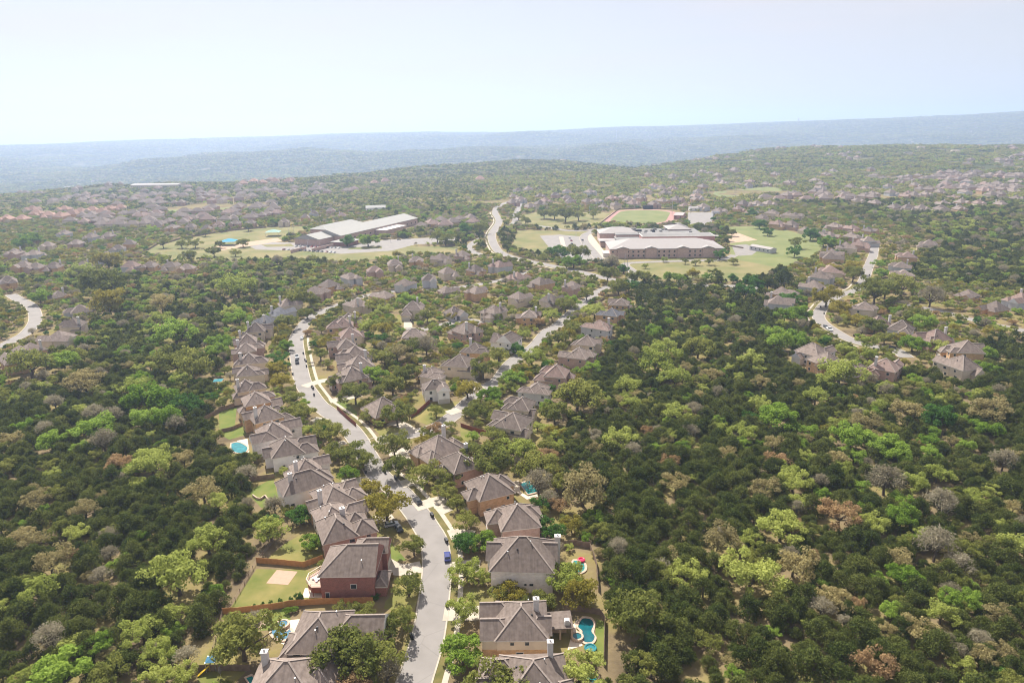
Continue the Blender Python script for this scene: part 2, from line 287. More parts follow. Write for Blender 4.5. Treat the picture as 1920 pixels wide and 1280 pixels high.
# ------------------------------------------------------------------ roads
def smooth(pts, n=6):
    pts = [Vector(p) for p in pts]; out = []
    for i in range(len(pts) - 1):
        p0, p1, p2, p3 = pts[max(0, i - 1)], pts[i], pts[i + 1], pts[min(len(pts) - 1, i + 2)]
        for k in range(n):
            t = k / n; out.append(0.5 * ((2 * p1) + (p2 - p0) * t + (2 * p0 - 5 * p1 + 4 * p2 - p3) * t * t + (3 * p1 - p0 - 3 * p2 + p3) * t ** 3))
    return out + [pts[-1]]
def offset(pts, d):
    out = []
    for i, p in enumerate(pts):
        a = pts[min(i + 1, len(pts) - 1)] - pts[max(i - 1, 0)]; a.z = 0; a.normalize(); out.append(p + Vector((a.y, -a.x, 0)) * d)
    return out
def strip(name, pts, a, b, z0, z1, m, parent=None, flat=True):
    A, B = offset(pts, a), offset(pts, b); mb = MB(); n = len(pts)
    vs = [(p.x, p.y, z1) for p in A] + [(p.x, p.y, z1) for p in B]; fs = [(i, n + i, n + i + 1, i + 1) for i in range(n - 1)]
    fs = [f[::-1] for f in fs]
    if not flat:
        vs += [(p.x, p.y, z0) for p in A] + [(p.x, p.y, z0) for p in B]
        fs += [(i, i + 1, 2 * n + i + 1, 2 * n + i) for i in range(n - 1)] + [(n + i + 1, n + i, 3 * n + i, 3 * n + i + 1) for i in range(n - 1)]
    mb.add(vs, fs); return tag(mb.build(name, m, parent), kind='structure')
ROADS = {
 'main': ("740 1400,776 1280,801 1200,814 1120,819 1060,814 1016,799 988,780 960,747 921,712 893,694 865,682 845,668 820,648 797,612 770,596 758,581 738,569 719,563 696,558 668,555 640,558 628,566 615,576 602,596 588,630 574", 7.8),
 'side': ("690 832,730 822,767 815,815 802,845 783,862 769,899 735,921 721,935 712,958 681,983 662,1003 648,1025 622,1044 611,1079 580,1106 559,1137 539,1182 527", 7.2),
 'upper': ("630 574,680 556,740 546,820 543,900 533,960 520,1010 503", 7.0),
 'cul': ("905 606,870 600,820 612,790 618,760 617", 7.0),
 'coll': ("965 375,938 385,928 398,936 415,922 440,931 467,951 479,979 487,1037 499,1092 511,1141 523,1182 528,1244 531,1330 536,1388 537,1430 542", 9.0),
 'coll2': ("985 372,968 398,962 420,900 448,880 466,900 478", 8.0),
 'east': ("1639 460,1638 476,1627 504,1619 527,1605 544,1575 553,1549 569,1535 589,1540 603,1563 620,1599 639,1647 651,1678 656,1700 670", 7.4),
 'fareast': ("1700 572,1760 583,1802 594,1858 608,1906 617,1990 640", 7.0),
 'west': ("20 552,34 561,56 572,66 589,64 606,48 625,28 636,0 652", 7.4),
 'schooldrive': ("1182 528,1187 510,1172 496,1200 492,1290 489,1352 487,1378 478", 7.5),
 'schooldrive2': ("962 424,1010 424,1060 432,1100 432,1120 430,1098 440,1096 452,1112 472,1126 490", 9.0)}
RP = {}
for k, (s, wd) in ROADS.items():
    pts = smooth([at(x, y) for x, y in P(s)]); RP[k] = (pts, wd)
zi = 0
for k, (pts, wd) in RP.items():
    zi += 1; z = 0.03 + 0.004 * zi
    strip('road', pts, -wd / 2, wd / 2, 0, z, ASPH); rasterline(pts, wd / 2 + {'main': 0.8, 'east': 1.6, 'side': 0.5, 'coll': 1.0, 'west': 0.8, 'fareast': 0.6}.get(k, -0.6))
    for s in (-1, 1):
        strip('kerb', pts, s * wd / 2 - (0.4 if s < 0 else 0), s * wd / 2 + (0.4 if s > 0 else 0), 0, 0.16 + 0.002 * zi, CONC, flat=False)
def sidewalk(k, a, b, i0, i1, z=0.1):
    pts = RP[k][0][i0:i1]; strip('pavement', pts, a, b, 0, z, CONC, flat=False); rasterline(offset(pts, (a + b) / 2), 1.5)
    strip('verge', pts, min(abs(a), RP[k][1] / 2 + 0.4), a, 0, 0.06, VERGE); rasterline(offset(pts, a - 1), 1.2)
sidewalk('main', 6.3, 7.7, 0, 60); sidewalk('main', 6.3, 7.7, 68, 124, 0.104); sidewalk('coll', 6.5, 8.0, 12, 60)
sidewalk('east', 6.2, 7.4, 20, 64)
def sheet(name, pix, m, z=0.02, kind='structure', pad=0.0, world=False):
    w_ = [at(x, y) for x, y in P(pix)] if not world else pix; mb = MB(); poly = [(p[0], p[1]) for p in w_]
    n = len(poly); a = sum(poly[i][0] * poly[(i + 1) % n][1] - poly[(i + 1) % n][0] * poly[i][1] for i in range(n))
    if a < 0: poly = poly[::-1]
    mb.add([(x, y, z) for x, y in poly], [tuple(range(n))]); o = mb.build(name, m); tag(o, kind=kind); raster(poly, pad); return o
# lawns, fields, yards
sheet('lawn', "481 1066,572 1068,604 1074,606 1123,598 1132,520 1136,430 1142", LAWN)
sheet('lawn', "495 1052,534 1018,560 1004,612 1014,604 1046,590 1062", LAWN, 0.016)
sheet('lawn', "707 1004,735 1018,762 1050,738 1052,706 1040", GREEN)
sheet('lawn', "722 1128,768 1075,790 1090,776 1150,720 1140", LAWN, 0.016)
sheet('lawn', "468 920,512 896,524 940,490 952,474 934", GREEN)
sheet('lawn', "410 768,444 764,440 800,412 810", GREEN); sheet('lawn', "408 812,456 798,462 815,430 824", GREEN)
sheet('lawn', "772 786,806 756,872 752,846 780,800 796", LAWN)
sheet('lawn', "614 748,640 746,670 772,668 790,650 782,630 764", GREEN)
sheet('lawn', "700 803,768 800,772 812,720 822", LAWN)
sheet('lawn', "752 895,790 900,800 925,770 915", GREEN); sheet('lawn', "862 800,892 810,890 830,865 825", LAWN, 0.022)
sheet('lawn', "372 1262,440 1225,470 1250,430 1290,370 1300", LAWN); sheet('lawn', "420 1152,540 1140,545 1160,520 1180,440 1184", GREEN, 0.012)
sheet('lawn', "1118 1160,1134 1165,1132 1240,1112 1245", GREEN); sheet('lawn', "745 590,805 590,812 604,740 606", LAWN, 0.012)
sheet('yard_dirt', "432 1158,505 1150,512 1154,490 1180,428 1188", DIRT)
sheet('sport_court', "519 1068,558 1071,540 1096,499 1093", mat('tan_court', (0.42, 0.28, 0.2), 0.9, var=0.05, scale=1), 0.05)
sheet('sport_field', "264 478,300 455,470 428,580 424,560 440,480 460,560 470,660 476,690 470,780 462,860 462,850 480,780 476,660 492,560 488,440 490,330 486", FIELD, 0.01)
sheet('sport_field', "970 432,1120 434,1050 452,1010 480,960 462", FIELD, 0.01); sheet('sport_field', "975 404,1015 396,1130 398,1160 404,1128 424,1040 430,970 424", FIELD, 0.012)
sheet('sport_field', "1150 486,1370 484,1480 498,1420 520,1380 528,1190 522", FIELD, 0.01)
sheet('sport_field', "1366 425,1415 424,1470 430,1520 444,1545 462,1520 485,1460 502,1370 484", SPORT, 0.013)
sheet('sport_field', "1330 372,1340 360,1440 350,1468 354,1460 362,1380 368", SPORT, 0.01); sheet('sport_field', "285 397,330 386,480 382,480 388,330 400", SPORT, 0.01)
sheet('paved_yard', "1366 440,1382 436,1420 450,1368 456", DIRT, 0.02)
sheet('paved_yard', "1290 398,1340 398,1332 424,1290 420", ASPH, 0.016)
sheet('play_yard', "390 464,520 446,530 452,400 472", DIRT, 0.03)
sheet('car_park', "468 462,512 454,660 458,720 450,800 446,850 444,868 456,780 458,735 470,640 476,560 470,480 468", ASPH, 0.034, pad=2)
sheet('traffic_island', "490 459,545 457,552 462,500 463", FIELD, 0.06)
sheet('traffic_island', "660 464,715 461,716 466,650 468", FIELD, 0.06)
sheet('car_park', "1012 442,1050 440,1096 444,1128 490,1060 492,1034 470", ASPH, 0.036, pad=2)
sheet('traffic_island', "1048 444,1056 444,1066 480,1058 482", CONC, 0.06)
sheet('pavement', "1096 438,1108 438,1146 488,1128 492", CONC, 0.064, pad=1)
sheet('car_park', "1372 460,1398 458,1426 466,1410 478,1380 480", ASPH, 0.03, pad=2)
# athletics track
tc_ = (at(1127, 419) + at(1253, 419) + at(1263, 394) + at(1165, 394)) / 4; tdir = (at(1214, 393) - at(1190, 420)); tdir.z = 0; tdir.normalize(); tn = Vector((tdir.y, -tdir.x, 0))
def oval(L, r, n=20):
    o = []
    for s in (1, -1):
        for i in range(n + 1):
            a = -math.pi / 2 + math.pi * i / n; q = tc_ + tdir * (s * (L / 2 + r * math.cos(a))) + tn * (s * r * math.sin(a)); o.append((q.x, q.y))
    return o
sheet('running_track', oval(84, 46), TRACK, 0.03, world=True); sheet('sport_field', oval(84, 37), SPORT, 0.05, world=True)
raster(oval(84, 52))
# ------------------------------------------------------------------ houses
def roofblock(mb, cx, cy, w_, d, z, pitch, kind, over=0.55, th=0.22, caps=True):
    """hip / gable roof over a w_ (x) by d (y) block. kind: axis letter x|y then end kinds for -/+ end: h or g"""
    ax, e0, e1 = kind[0], kind[1], kind[2]; W, D = w_ / 2 + over, d / 2 + over
    A, B = (W, D) if ax == 'x' else (D, W)                     # A: half length along the ridge, B: half span
    if A < B and e0 == 'h' and e1 == 'h': ax = 'y' if ax == 'x' else 'x'; A, B = B, A
    h = B * math.tan(pitch); r0 = -A + (B if e0 == 'h' else 0.0); r1 = A - (B if e1 == 'h' else 0.0)
    if r1 - r0 < 0.3: m_ = (r0 + r1) / 2; r0, r1 = m_ - .15, m_ + .15
    pts = [(-A, -B, 0), (A, -B, 0), (A, B, 0), (-A, B, 0), (-A, -B, th), (A, -B, th), (A, B, th), (-A, B, th), (r0, 0, th + h), (r1, 0, th + h)]
    tr = lambda q: (cx + q[0], cy + q[1], z + q[2]) if ax == 'x' else (cx - q[1], cy + q[0], z + q[2])
    V = [tr(q) for q in pts]
    mb.add(V, [(3, 2, 1, 0), (0, 1, 5, 4), (1, 2, 6, 5), (2, 3, 7, 6), (3, 0, 4, 7)], 1)
    mb.add(V, [(4, 5, 9, 8), (6, 7, 8, 9)], 0); mb.add(V, [(5, 6, 9)], 0 if e1 == 'h' else 2); mb.add(V, [(7, 4, 8)], 0 if e0 == 'h' else 2)
    if caps:
        up = Vector((0, 0, 0.03))
        segs = [(8, 9)] + ([(4, 8), (7, 8)] if e0 == 'h' else []) + ([(5, 9), (6, 9)] if e1 == 'h' else [])
        for a, b in segs: mb.bar(Vector(V[a]) + up, Vector(V[b]) + up, 0.42, 0.06, 3)
    return z + th + h
_wf = MB(); _wf.box((0, 0, 0), (1, 0.09, 1)); WINF = _wf.mesh('window', TRIM)
_wp = MB(); _wp.box((0, -0.02, 0), (0.84, 0.10, 0.84)); WINP = _wp.mesh('pane', GLASS)
_dr = MB(); _dr.box((0, 0, 1.1), (1.2, 0.1, 2.2)); DOOR = _dr.mesh('door', DOORM)
_gd = MB(); _gd.box((0, 0, 1.15), (4.9, 0.1, 2.3)); [_gd.box((0, -0.055, 0.3 + .57 * i), (4.7, 0.02, 0.5)) for i in range(4)]; GARD = _gd.mesh('garage_door', GARM)
_vt = MB(); _vt.tube((0, 0, -0.5), (0, 0, 0.45), 0.11, 0.11, 6); _vt.tube((0, 0, 0.45), (0, 0, 0.6), 0.2, 0.16, 6); VENT = _vt.mesh('roof_vent', METAL)
_bv = MB(); _bv.box((0, 0, 0), (0.5, 0.5, 0.35), 0, 0, 0.7); BVENT = _bv.mesh('roof_vent', BLACK)
HOUSES = []
def house(loc, rz, L, W, seed, wall='beige', st=2, det=2, chim=True, roofm=None, label='', cat='house', group=None, blocks=None, mirror=None, pitch=None, lowwall=None, wins=None):
    """local +x faces the street"""
    rnd = random.Random(seed); root = empty('house', loc, rz, label=label, cat=cat, group=group)
    ev = 5.9 if st == 2 else 3.3; ev = ev if not isinstance(st, float) else st; pt = math.radians(pitch or rnd.uniform(35, 41))
    mi = mirror if mirror is not None else rnd.choice((-1, 1))
    if blocks is None:
        mw = L * rnd.uniform(0.55, 0.66); my = W * rnd.uniform(0.92, 1.0)
        blocks = [(-L * 0.06, 0, mw, my, ev, 'yhh')]
        fw = W * rnd.uniform(0.38, 0.5); fl = L * 0.5
        blocks.append((L / 2 - fl / 2, mi * (W / 2 - fw / 2) * 0.97, fl, fw, ev * rnd.choice((1, 0.98, 0.62)) if st == 2 else ev - .15, 'xh' + rnd.choice('hg')))
        if rnd.random() < 0.6 and W > 11: 
            f2 = W * rnd.uniform(0.3, 0.4); blocks.append((L * 0.2, -mi * (W / 2 - f2 / 2) * 0.95, L * 0.42, f2, ev * 0.96, 'xhh'))
        rw = W * rnd.uniform(0.35, 0.5); blocks.append((-L / 2 + L * 0.22, rnd.choice((-1, 1)) * (W / 2 - rw / 2) * 0.93, L * 0.44, rw, ev * rnd.choice((0.97, 0.58)), 'x' + rnd.choice('hg') + 'h'))
    wm, rm = MB(), MB(); top = 0; tops = []
    for bi, (cx, cy, bw, bd, e, kd) in enumerate(blocks):
        q = 0.006 * bi
        if lowwall and e > 3.5:
            wm.box((cx, cy, e * 0.25), (bw + 0.06 + q, bd + 0.06 + q, e * 0.5), 1); wm.box((cx, cy, e * 0.75), (bw + q, bd + q, e * 0.5))
        else: wm.box((cx, cy, e / 2 - 0.2), (bw + q, bd + q, e + 0.4))
        tops.append(roofblock(rm, cx, cy, bw, bd, e + 0.013 * bi, pt + 0.004 * bi, kd, caps=det >= 2))
    wm.build('wall', [WALLS[wall], WALLS[lowwall or wall]], root); rf = rm.build('roof', [roofm or SHING, TRIM, WALLS[wall], RIDGE], root)
    cb = blocks[0]; inv = Matrix.Rotation(-rz, 3, 'Z') @ (EYE - Vector(loc)); vy = -1 if inv.y < 0 else 1; vx = 1 if inv.x > 0 else -1
    if chim and det >= 1:
        cx = -vx * 0 + (-L * 0.3); cy = vy * cb[3] * rnd.uniform(0.1, 0.3) if rnd.random() < .5 else -vy * cb[3] * 0.3; h = tops[0] + 0.9
        m = MB(); m.box((cx, cy, h / 2 + 1.2), (1.25, 1.05, h - 2.4)); m.box((cx, cy, h + 0.1), (1.5, 1.3, 0.22)); m.tube((cx, cy, h + .2), (cx, cy, h + .65), .22, .2, 8); m.build('chimney', CHIM, rf)
    if det >= 2:
        ins = lambda x, y, skip: any(i != skip and abs(x - b[0]) < b[2] / 2 - .05 and abs(y - b[1]) < b[3] / 2 - .05 for i, b in enumerate(blocks))
        def win(x, y, z, ang, ww=1.3, wh=1.5):
            f = link('window', WINF, root); f.location = (x, y, z); f.rotation_euler = (0, 0, ang); f.scale = (ww, 1, wh); p = link('pane', WINP, f)
        if wins is None:
            for bi, (cx, cy, bw, bd, e, kd) in enumerate(blocks):
                zs = [1.6, 4.5] if e > 5 else [1.6]
                for z in zs:
                    n = max(1, int(bw / 4.2))
                    for i in range(n):
                        if rnd.random() < 0.45: continue
                        x = cx - bw / 2 + bw * (i + .5 + rnd.uniform(-.2, .2)) / n; y = cy + vy * (bd / 2 + 0.03)
                        if not ins(x, y, bi): win(x, y, z, 0 if vy < 0 else math.pi, rnd.choice((1.1, 1.4, 1.8)), rnd.choice((1.2, 1.5)))
                    n = max(1, int(bd / 4))
                    for sx in ((1, -1) if bi == 0 else (1 if cx > 0 else -1,)):
                        for i in range(n):
                            x = cx + sx * (bw / 2 + 0.03); y = cy - bd / 2 + bd * (i + .5) / n
                            if not ins(x, y, bi) and rnd.random() < .7 and not (bi == 1 and z < 2): win(x, y, z, math.pi / 2 if sx > 0 else -math.pi / 2, 1.3, 1.5)
        else:
            for (x, z, ww, wh) in wins: win(x, cb[1] + vy * (cb[3] / 2 + .04), z, 0 if vy < 0 else math.pi, ww, wh)
        if len(blocks) > 1 and blocks[1][3] > 5:
            b1 = blocks[1]; g = link('garage_door', GARD, root); g.location = (b1[0] + b1[2] / 2 + .05, b1[1], 0); g.rotation_euler = (0, 0, math.pi / 2)
        d = link('door', DOOR, root); d.location = (cb[0] + cb[2] / 2 + .05, cb[1] - mi * cb[3] * .25, 0); d.rotation_euler = (0, 0, math.pi / 2)
        Bh = cb[2] / 2 + .55 if cb[2] <= cb[3] else cb[3] / 2 + .55
        for i in range(3):
            x = cb[0] + rnd.uniform(-.3, .3) * cb[2]; y = cb[1] + rnd.uniform(-.32, .32) * cb[3]
            dx = cb[2] / 2 + .55 - abs(x - cb[0]); dy = cb[3] / 2 + .55 - abs(y - cb[1]); z = cb[4] + .22 + min(dx, dy) * math.tan(pt)
            v = link('roof_vent', VENT if i else BVENT, rf); v.location = (x, y, z + (0.05 if i else 0.12))
    c, s = math.cos(rz), math.sin(rz); E = max(L, W)
    xs = [b[0] - b[2] / 2 for b in blocks] + [b[0] + b[2] / 2 for b in blocks]; ys = [b[1] - b[3] / 2 for b in blocks] + [b[1] + b[3] / 2 for b in blocks]
    raster([(loc[0] + x * c - y * s, loc[1] + x * s + y * c) for x, y in ((min(xs), min(ys)), (max(xs), min(ys)), (max(xs), max(ys)), (min(xs), max(ys)))], 1.6)
    HOUSES.append((Vector(loc), label, E)); return root
# ------------------------------------------------------------------ house placement
ORD = ['first', 'second', 'third', 'fourth', 'fifth', 'sixth', 'seventh', 'eighth', 'ninth', 'tenth', 'eleventh', 'twelfth', 'thirteenth', 'fourteenth', 'fifteenth', 'sixteenth', 'seventeenth', 'eighteenth', 'nineteenth', 'twentieth', 'twenty-first', 'twenty-second', 'twenty-third', 'twenty-fourth', 'twenty-fifth', 'twenty-sixth']
WORDS = dict(red='red brick', pink='pinkish brick', tan='tan stone', white='white stone', stucco='white', grey='grey', beige='beige')
def facing(p, road):
    best = min(RP[road][0], key=lambda q: (q - p).length); d = best - p; return math.atan2(d.y, d.x)
NEARH = {}
def nearhouse(px, py, zp, L, W, road=None, rz=None, seed=1, label='', sc=.85, **k):
    L, W = L * sc, W * sc
    if 'blocks' in k: k['blocks'] = [(b[0] * sc, b[1] * sc, b[2] * sc, b[3] * (sc + 1) / 2, b[4], b[5]) for b in k['blocks']]
    if 'wins' in k: k['wins'] = [(q[0] * sc,) + q[1:] for q in k['wins']]
    p = at(px, py, zp); p.z = 0; a = facing(p, road) if rz is None else math.radians(rz)
    r = house(p, a, L, W, seed, label=label, group='houses with brown shingle roofs', **k); NEARH[label] = r; return r
G = 'houses with brown shingle roofs'
# left of the winding street, from the bottom of the picture upwards
nearhouse(536, 1239, 9.3, 17, 15, sc=1, rz=2, seed=3, wall='beige', st=3.4, chim=False, label='house at the bottom edge left of the street with streaked pyramid roof', blocks=[(0, 0, 15.5, 14.5, 3.4, 'yhh'), (6.5, 1.5, 7, 8, 3.3, 'xhh')])
l2 = nearhouse(599, 1150, 10.8, 24, 15, sc=.95, rz=0, seed=4, wall='stucco', lowwall='red', st=2, chim=False, label='mauve-roofed house beside the pool with the round raised spa',
    blocks=[(0, 0, 12.5, 14, 5.6, 'yhh'), (9, 2.6, 12.5, 8.5, 4.6, 'xhg'), (-5.6, -3.2, 5, 7.4, 4.4, 'xhh'), (5.5, -1.5, 5, 6, 5.3, 'xhh')])
p3 = at(654, 1123, 0) + Vector((0, 6.6, 0)); p3.z = 0
l3 = house(p3, 0, 15, 14, 5, wall='red', chim=False, label='red brick house with a raised deck and curved pale driveway', group=G, pitch=37, st=7.2,
    blocks=[(0, 0, 14.4, 13, 7.2, 'xhg'), (4.0, 8.2, 9, 6, 6.3, 'xhg'), (8.4, -2.6, 3.2, 6, 3.1, 'yhh')], wins=[(1.6, 4.0, 1.7, 1.5), (-5.6, 1.2, 1.2, 2.2)])
nearhouse(641, 962, 10.8, 20, 15, 'main', seed=6, wall='pink', st=2, chim=False, label='pinkish brick house behind the red brick house with the deck',
    blocks=[(-2.2, 0.5, 11.5, 13.5, 5.6, 'yhh'), (6.4, -2.6, 8, 7, 5.3, 'xhh'), (5, 3.5, 7, 6, 5.5, 'xhh')])
nearhouse(630, 939, 10.6, 20, 13, 'main', seed=7, wall='white', st=2, chim=False, label='white stone house with a tall white chimney on its near slope',
    blocks=[(-2, 0.5, 11, 12.5, 5.6, 'xhh'), (6, 1.5, 9, 6, 5.0, 'xhg')])
nearhouse(623, 904, 10.8, 21, 15, 'main', seed=8, wall='tan', st=2, label='tan stone house whose white chimney stands over its rear wing',
    blocks=[(-.5, 0, 12, 14, 5.7, 'yhh'), (6.5, -3.4, 8, 6.6, 5.6, 'xhh'), (-7, -1, 7, 6, 4.6, 'xgh'), (6.5, 3.4, 7, 6, 5.6, 'xhg')])
nearhouse(570, 882, 10.2, 20, 13, 'main', seed=9, wall='stucco', st=2, label='long hip roofed house beside the lawn with the curved stone wall', blocks=[(-.5, 0, 19, 11.5, 5.5, 'xhh'), (6, 2, 9, 7, 5.4, 'xhh')])
nearhouse(576, 856, 10.6, 18, 13, 'main', seed=10, wall='white', st=2, label='white two storey house eighth up the left side of the street')
nearhouse(540, 818, 10.6, 21, 14, 'main', sc=.93, seed=11, wall='stucco', st=2, chim=False, label='white house with two front gables ninth up the left side of the street',
    blocks=[(-1, 0, 12, 12.5, 5.5, 'yhh'), (6, -3, 9, 6.5, 5.0, 'xhh'), (6, 3.2, 9, 6, 5.2, 'xhg'), (-6.8, 1, 6, 6, 4.2, 'xgh')])
nearhouse(516, 789, 10.8, 21, 14, 'main', sc=.95, seed=12, wall='white', st=2, chim=False, label='white walled house beside the small turquoise pool')
nearhouse(500, 758, 10.8, 22, 14, 'main', seed=13, wall='tan', st=2, label='tan stone house with a dark back porch above the stepped lawns')
nearhouse(482, 731, 10.6, 21, 14, 'main', seed=14, wall='tan', st=2, chim=False, label='broad roofed house twelfth up the left side of the street')
nearhouse(463, 713, 9.5, 17, 12, 'main', seed=15, wall='beige', st=2, label='small roofed house behind the teal shade by the left woods')
nearhouse(467, 681, 10.6, 19, 13, 'main', seed=16, wall='beige', st=2, chim=False, label='beige house with a streaked gable above the teal shade')
for i, (x, y, wl) in enumerate([(470, 662, 'beige'), (463, 642, 'pink'), (466, 626, 'pink'), (482, 606, 'beige'), (500, 590, 'grey'), (526, 575, 'grey'), (540, 560, 'beige')]):
    nearhouse(x, y, 10, 19, 12.5, 'main' if y > 600 else 'upper', seed=20 + i, wall=wl, st=2, det=2 if y > 600 else 1, roofm=SHING3 if i in (4, 5) else None, label=f"{WORDS[wl]} house {ORD[i]} above the streaked gable on the left side of the street")
# right of the winding street, from the bottom upwards
nearhouse(984, 1238, 10.0, 21, 16, sc=.93, rz=181, seed=31, wall='beige', st=3.6, label='house at the bottom edge right of the street with tall pale chimney', blocks=[(-2, 0, 15, 15, 4.6, 'yhh'), (6, -4, 9, 6.5, 4.4, 'xhh'), (7, 1.5, 8, 6, 4.3, 'xhg'), (-8, 3, 6, 6, 4.0, 'xhh')])
r2 = nearhouse(962, 1131, 10.6, 21, 15, sc=.88, rz=180, seed=32, wall='beige', lowwall='tan', st=2, chim=False, label='beige and stone house with covered patio beside the freeform pool',
    blocks=[(-2.2, 0, 13.4, 14, 5.6, 'yhh'), (4.2, 3.2, 8.5, 7.4, 5.55, 'xhg'), (4.6, -4.4, 8.6, 5.6, 5.5, 'xhg'), (-6.6, 1.8, 6.5, 6.4, 5.3, 'xgh')], wins=[(-3.6, 4.6, 1.1, 1.1), (0.4, 4.6, 1.0, 1.0), (-1.6, 1.4, 1.9, 1.6)])
p_ = at(982, 1112, 0) + Vector((0, 7.5, 0)); p_.z = 0
r3 = house(p_, math.radians(176), 20, 16, 33, wall='white', chim=False, label='white stone house with blank side wall and pool float behind', group=G, pitch=38, st=6.6,
    blocks=[(0, 0, 16.6, 14.5, 6.6, 'yhh'), (6.2, -1.5, 7, 7, 6.4, 'xhg'), (-5.4, -2.4, 7.4, 7, 6.0, 'xgh')], wins=[(3.4, 2.4, 1.7, 1.7), (-1.0, 2.7, .7, .6), (-2.6, 2.7, 1.2, .8)])
nearhouse(962, 946, 10.6, 20, 14, rz=190, seed=34, wall='pink', st=2, chim=False, label='pinkish brick house behind the white stone house with pool float',
    blocks=[(-1.5, 0, 13.5, 13, 5.8, 'yhh'), (5.5, -2.5, 7.5, 6.5, 5.5, 'xhh'), (-6.8, -2.5, 7, 6.5, 5.4, 'xhg')])
nearhouse(912, 889, 11, 22, 15, 'main', seed=35, wall='tan', st=2, chim=False, label='tan stone house beside the rectangular green pool',
    blocks=[(-1, 0, 14, 14, 5.7, 'yhh'), (6, 1.5, 7, 5.5, 5.3, 'xhh'), (-7, -2.6, 8, 7, 5.3, 'xhh')])
nearhouse(861, 846, 10.6, 17, 13, 'main', seed=36, wall='pink', st=2, label='pinkish house with blank near wall two below the street corner', blocks=[(0, 0, 11.5, 13, 5.8, 'yhh'), (5.5, -3, 7, 5.5, 3.6, 'xhh'), (-5, 2, 6, 7, 5.0, 'xhh')])
nearhouse(818, 815, 11.5, 22, 16, 'main', seed=37, wall='tan', st=2, label='broad roofed stone house at the corner of the side street', blocks=[(-1, 0, 15, 13.5, 5.6, 'xhh'), (5.5, 4.2, 7.5, 7, 5.0, 'yhh'), (-8, 1, 7, 8, 5.4, 'xhh'), (6.5, -4, 6, 6, 4.6, 'xhh')])
nearhouse(716, 744, 9.5, 17, 14, 'main', seed=38, wall='tan', st=3.6, chim=False, label='low hip roofed corner house behind the red stained fence', blocks=[(0, 0, 16, 14, 3.6, 'xhh'), (-3, 4, 7, 8, 3.5, 'yhh')])
nearhouse(815, 706, 11, 17, 13, rz=-75, seed=39, wall='stucco', st=2, chim=False, label='white two storey house facing the yellow lawn')
nearhouse(812, 685, 10.5, 16, 12, 'side', seed=40, wall='beige', st=2, label='beige house directly behind the white house by the yellow lawn')
nearhouse(866, 665, 10.5, 21, 14, 'side', seed=41, wall='beige', st=2, chim=False, label='wide roofed house left of the side street below a dark roofed one')
nearhouse(894, 643, 10, 18, 12, 'side', seed=42, wall='tan', st=2, label='dark roofed house left of the side street above the wide roofed one')
nearhouse(958, 772, 10.5, 21, 15, 'side', seed=43, wall='beige', st=2, chim=False, label='house with a tall arched rear window right of the side street')
nearhouse(975, 743, 10, 18, 13, 'side', seed=44, wall='beige', st=2, chim=False, label='steep narrow roofed house just behind the arched window house')
nearhouse(1005, 716, 9.5, 17, 12, 'side', seed=45, wall='grey', st=2, chim=False, label='roof half hidden by trees right of the side street')
nearhouse(1040, 683, 10.5, 21, 14, 'side', seed=46, wall='pink', st=2, chim=False, roofm=SHING2, label='reddish roofed house with long front slope right of the side street')
nearhouse(1083, 650, 10.5, 20, 14, 'side', seed=47, wall='pink', st=2, chim=False, label='brick gabled house at the wood edge right of the side street')
nearhouse(1098, 629, 10, 19, 12, 'side', seed=48, wall='beige', st=2, chim=False, label='brown roofed house behind the brick gabled house at the wood edge')
nearhouse(1122, 600, 10, 21, 13, 'side', seed=49, wall='grey', st=2, roofm=SHING2, label='reddish brown roofed house below the blue-grey roofed house')
nearhouse(1145, 577, 10, 19, 12, 'side', seed=50, wall='tan', st=2, chim=False, roofm=SHING3, label='blue-grey roofed house near the top of the side street')
nearhouse(1163, 558, 10, 19, 13, 'side', seed=51, wall='tan', st=2, chim=False, label='last house on the right of the side street below the school drive')
nearhouse(955, 622, 10.5, 17, 14, -1 and 'side', seed=52, wall='stucco', st=2, chim=False, label='pale walled house with a plain gable end left of the side street', blocks=[(0, 0, 11, 14, 5.8, 'ygh'), (-7, -2, 7, 9, 5, 'xgh')])
def row(phrase, road, data, L=17, W=12, det=1, walls='beige tan grey pink', start=0, zp=8.5, rz=None, roofm=None):
    wl = walls.split(); data = P(data); data.sort(key=(lambda q: q[0]) if 'from the left' in phrase else (lambda q: q[1]) if 'from the top' in phrase else (lambda q: -q[1]))
    for i, (x, y) in enumerate(data):
        p = at(x, y, zp); p.z = 0; rnd = random.Random(int(x * 7 + y)); a = facing(p, road) if rz is None else math.radians(rz + rnd.uniform(-12, 12))
        wk = wl[i % len(wl)] if i % 3 else rnd.choice(wl); s_ = rnd.uniform(.92, 1.08)
        p.z = float(terr(p.x, p.y))
        house(p, a, L * s_, W * s_, int(x * 13 + y), wall=wk, st=2 if rnd.random() < .8 else 1, det=det, chim=rnd.random() < .4, roofm=roofm or (SHING2 if rnd.random() < .15 else None), label=f"{ORD[i]} {phrase}", group='houses among the trees')
row('house from the bottom in the inner row right of the winding street', 'main', "655 696,668 675,662 657,645 640,652 620,640 602,650 587", det=2)
row('house from the left along the cul-de-sac between the streets', 'cul', "774 572,776 620,852 573,872 611,924 577,990 584", det=2)
row('house from the left in the upper row below the car park', 'upper', "592 541,618 529,658 514,702 502,740 490,780 483,828 480,868 474")
row('house from the left in the row facing the upper street', 'upper', "668 564,718 542,760 526,804 518,840 505,892 501", L=18)
row('house from the left in the row below the curved collector road', 'coll', "938 493,972 509,1014 524,1074 531,838 533,896 540,974 550,1033 556", L=17)
row('house up the left side of the straight street by the school field', 'east', "1462 560,1468 543,1528 531,1540 513,1560 503,1566 491,1560 478,1562 466,1588 459,1612 454,1630 446,1598 439,1558 434", L=19)
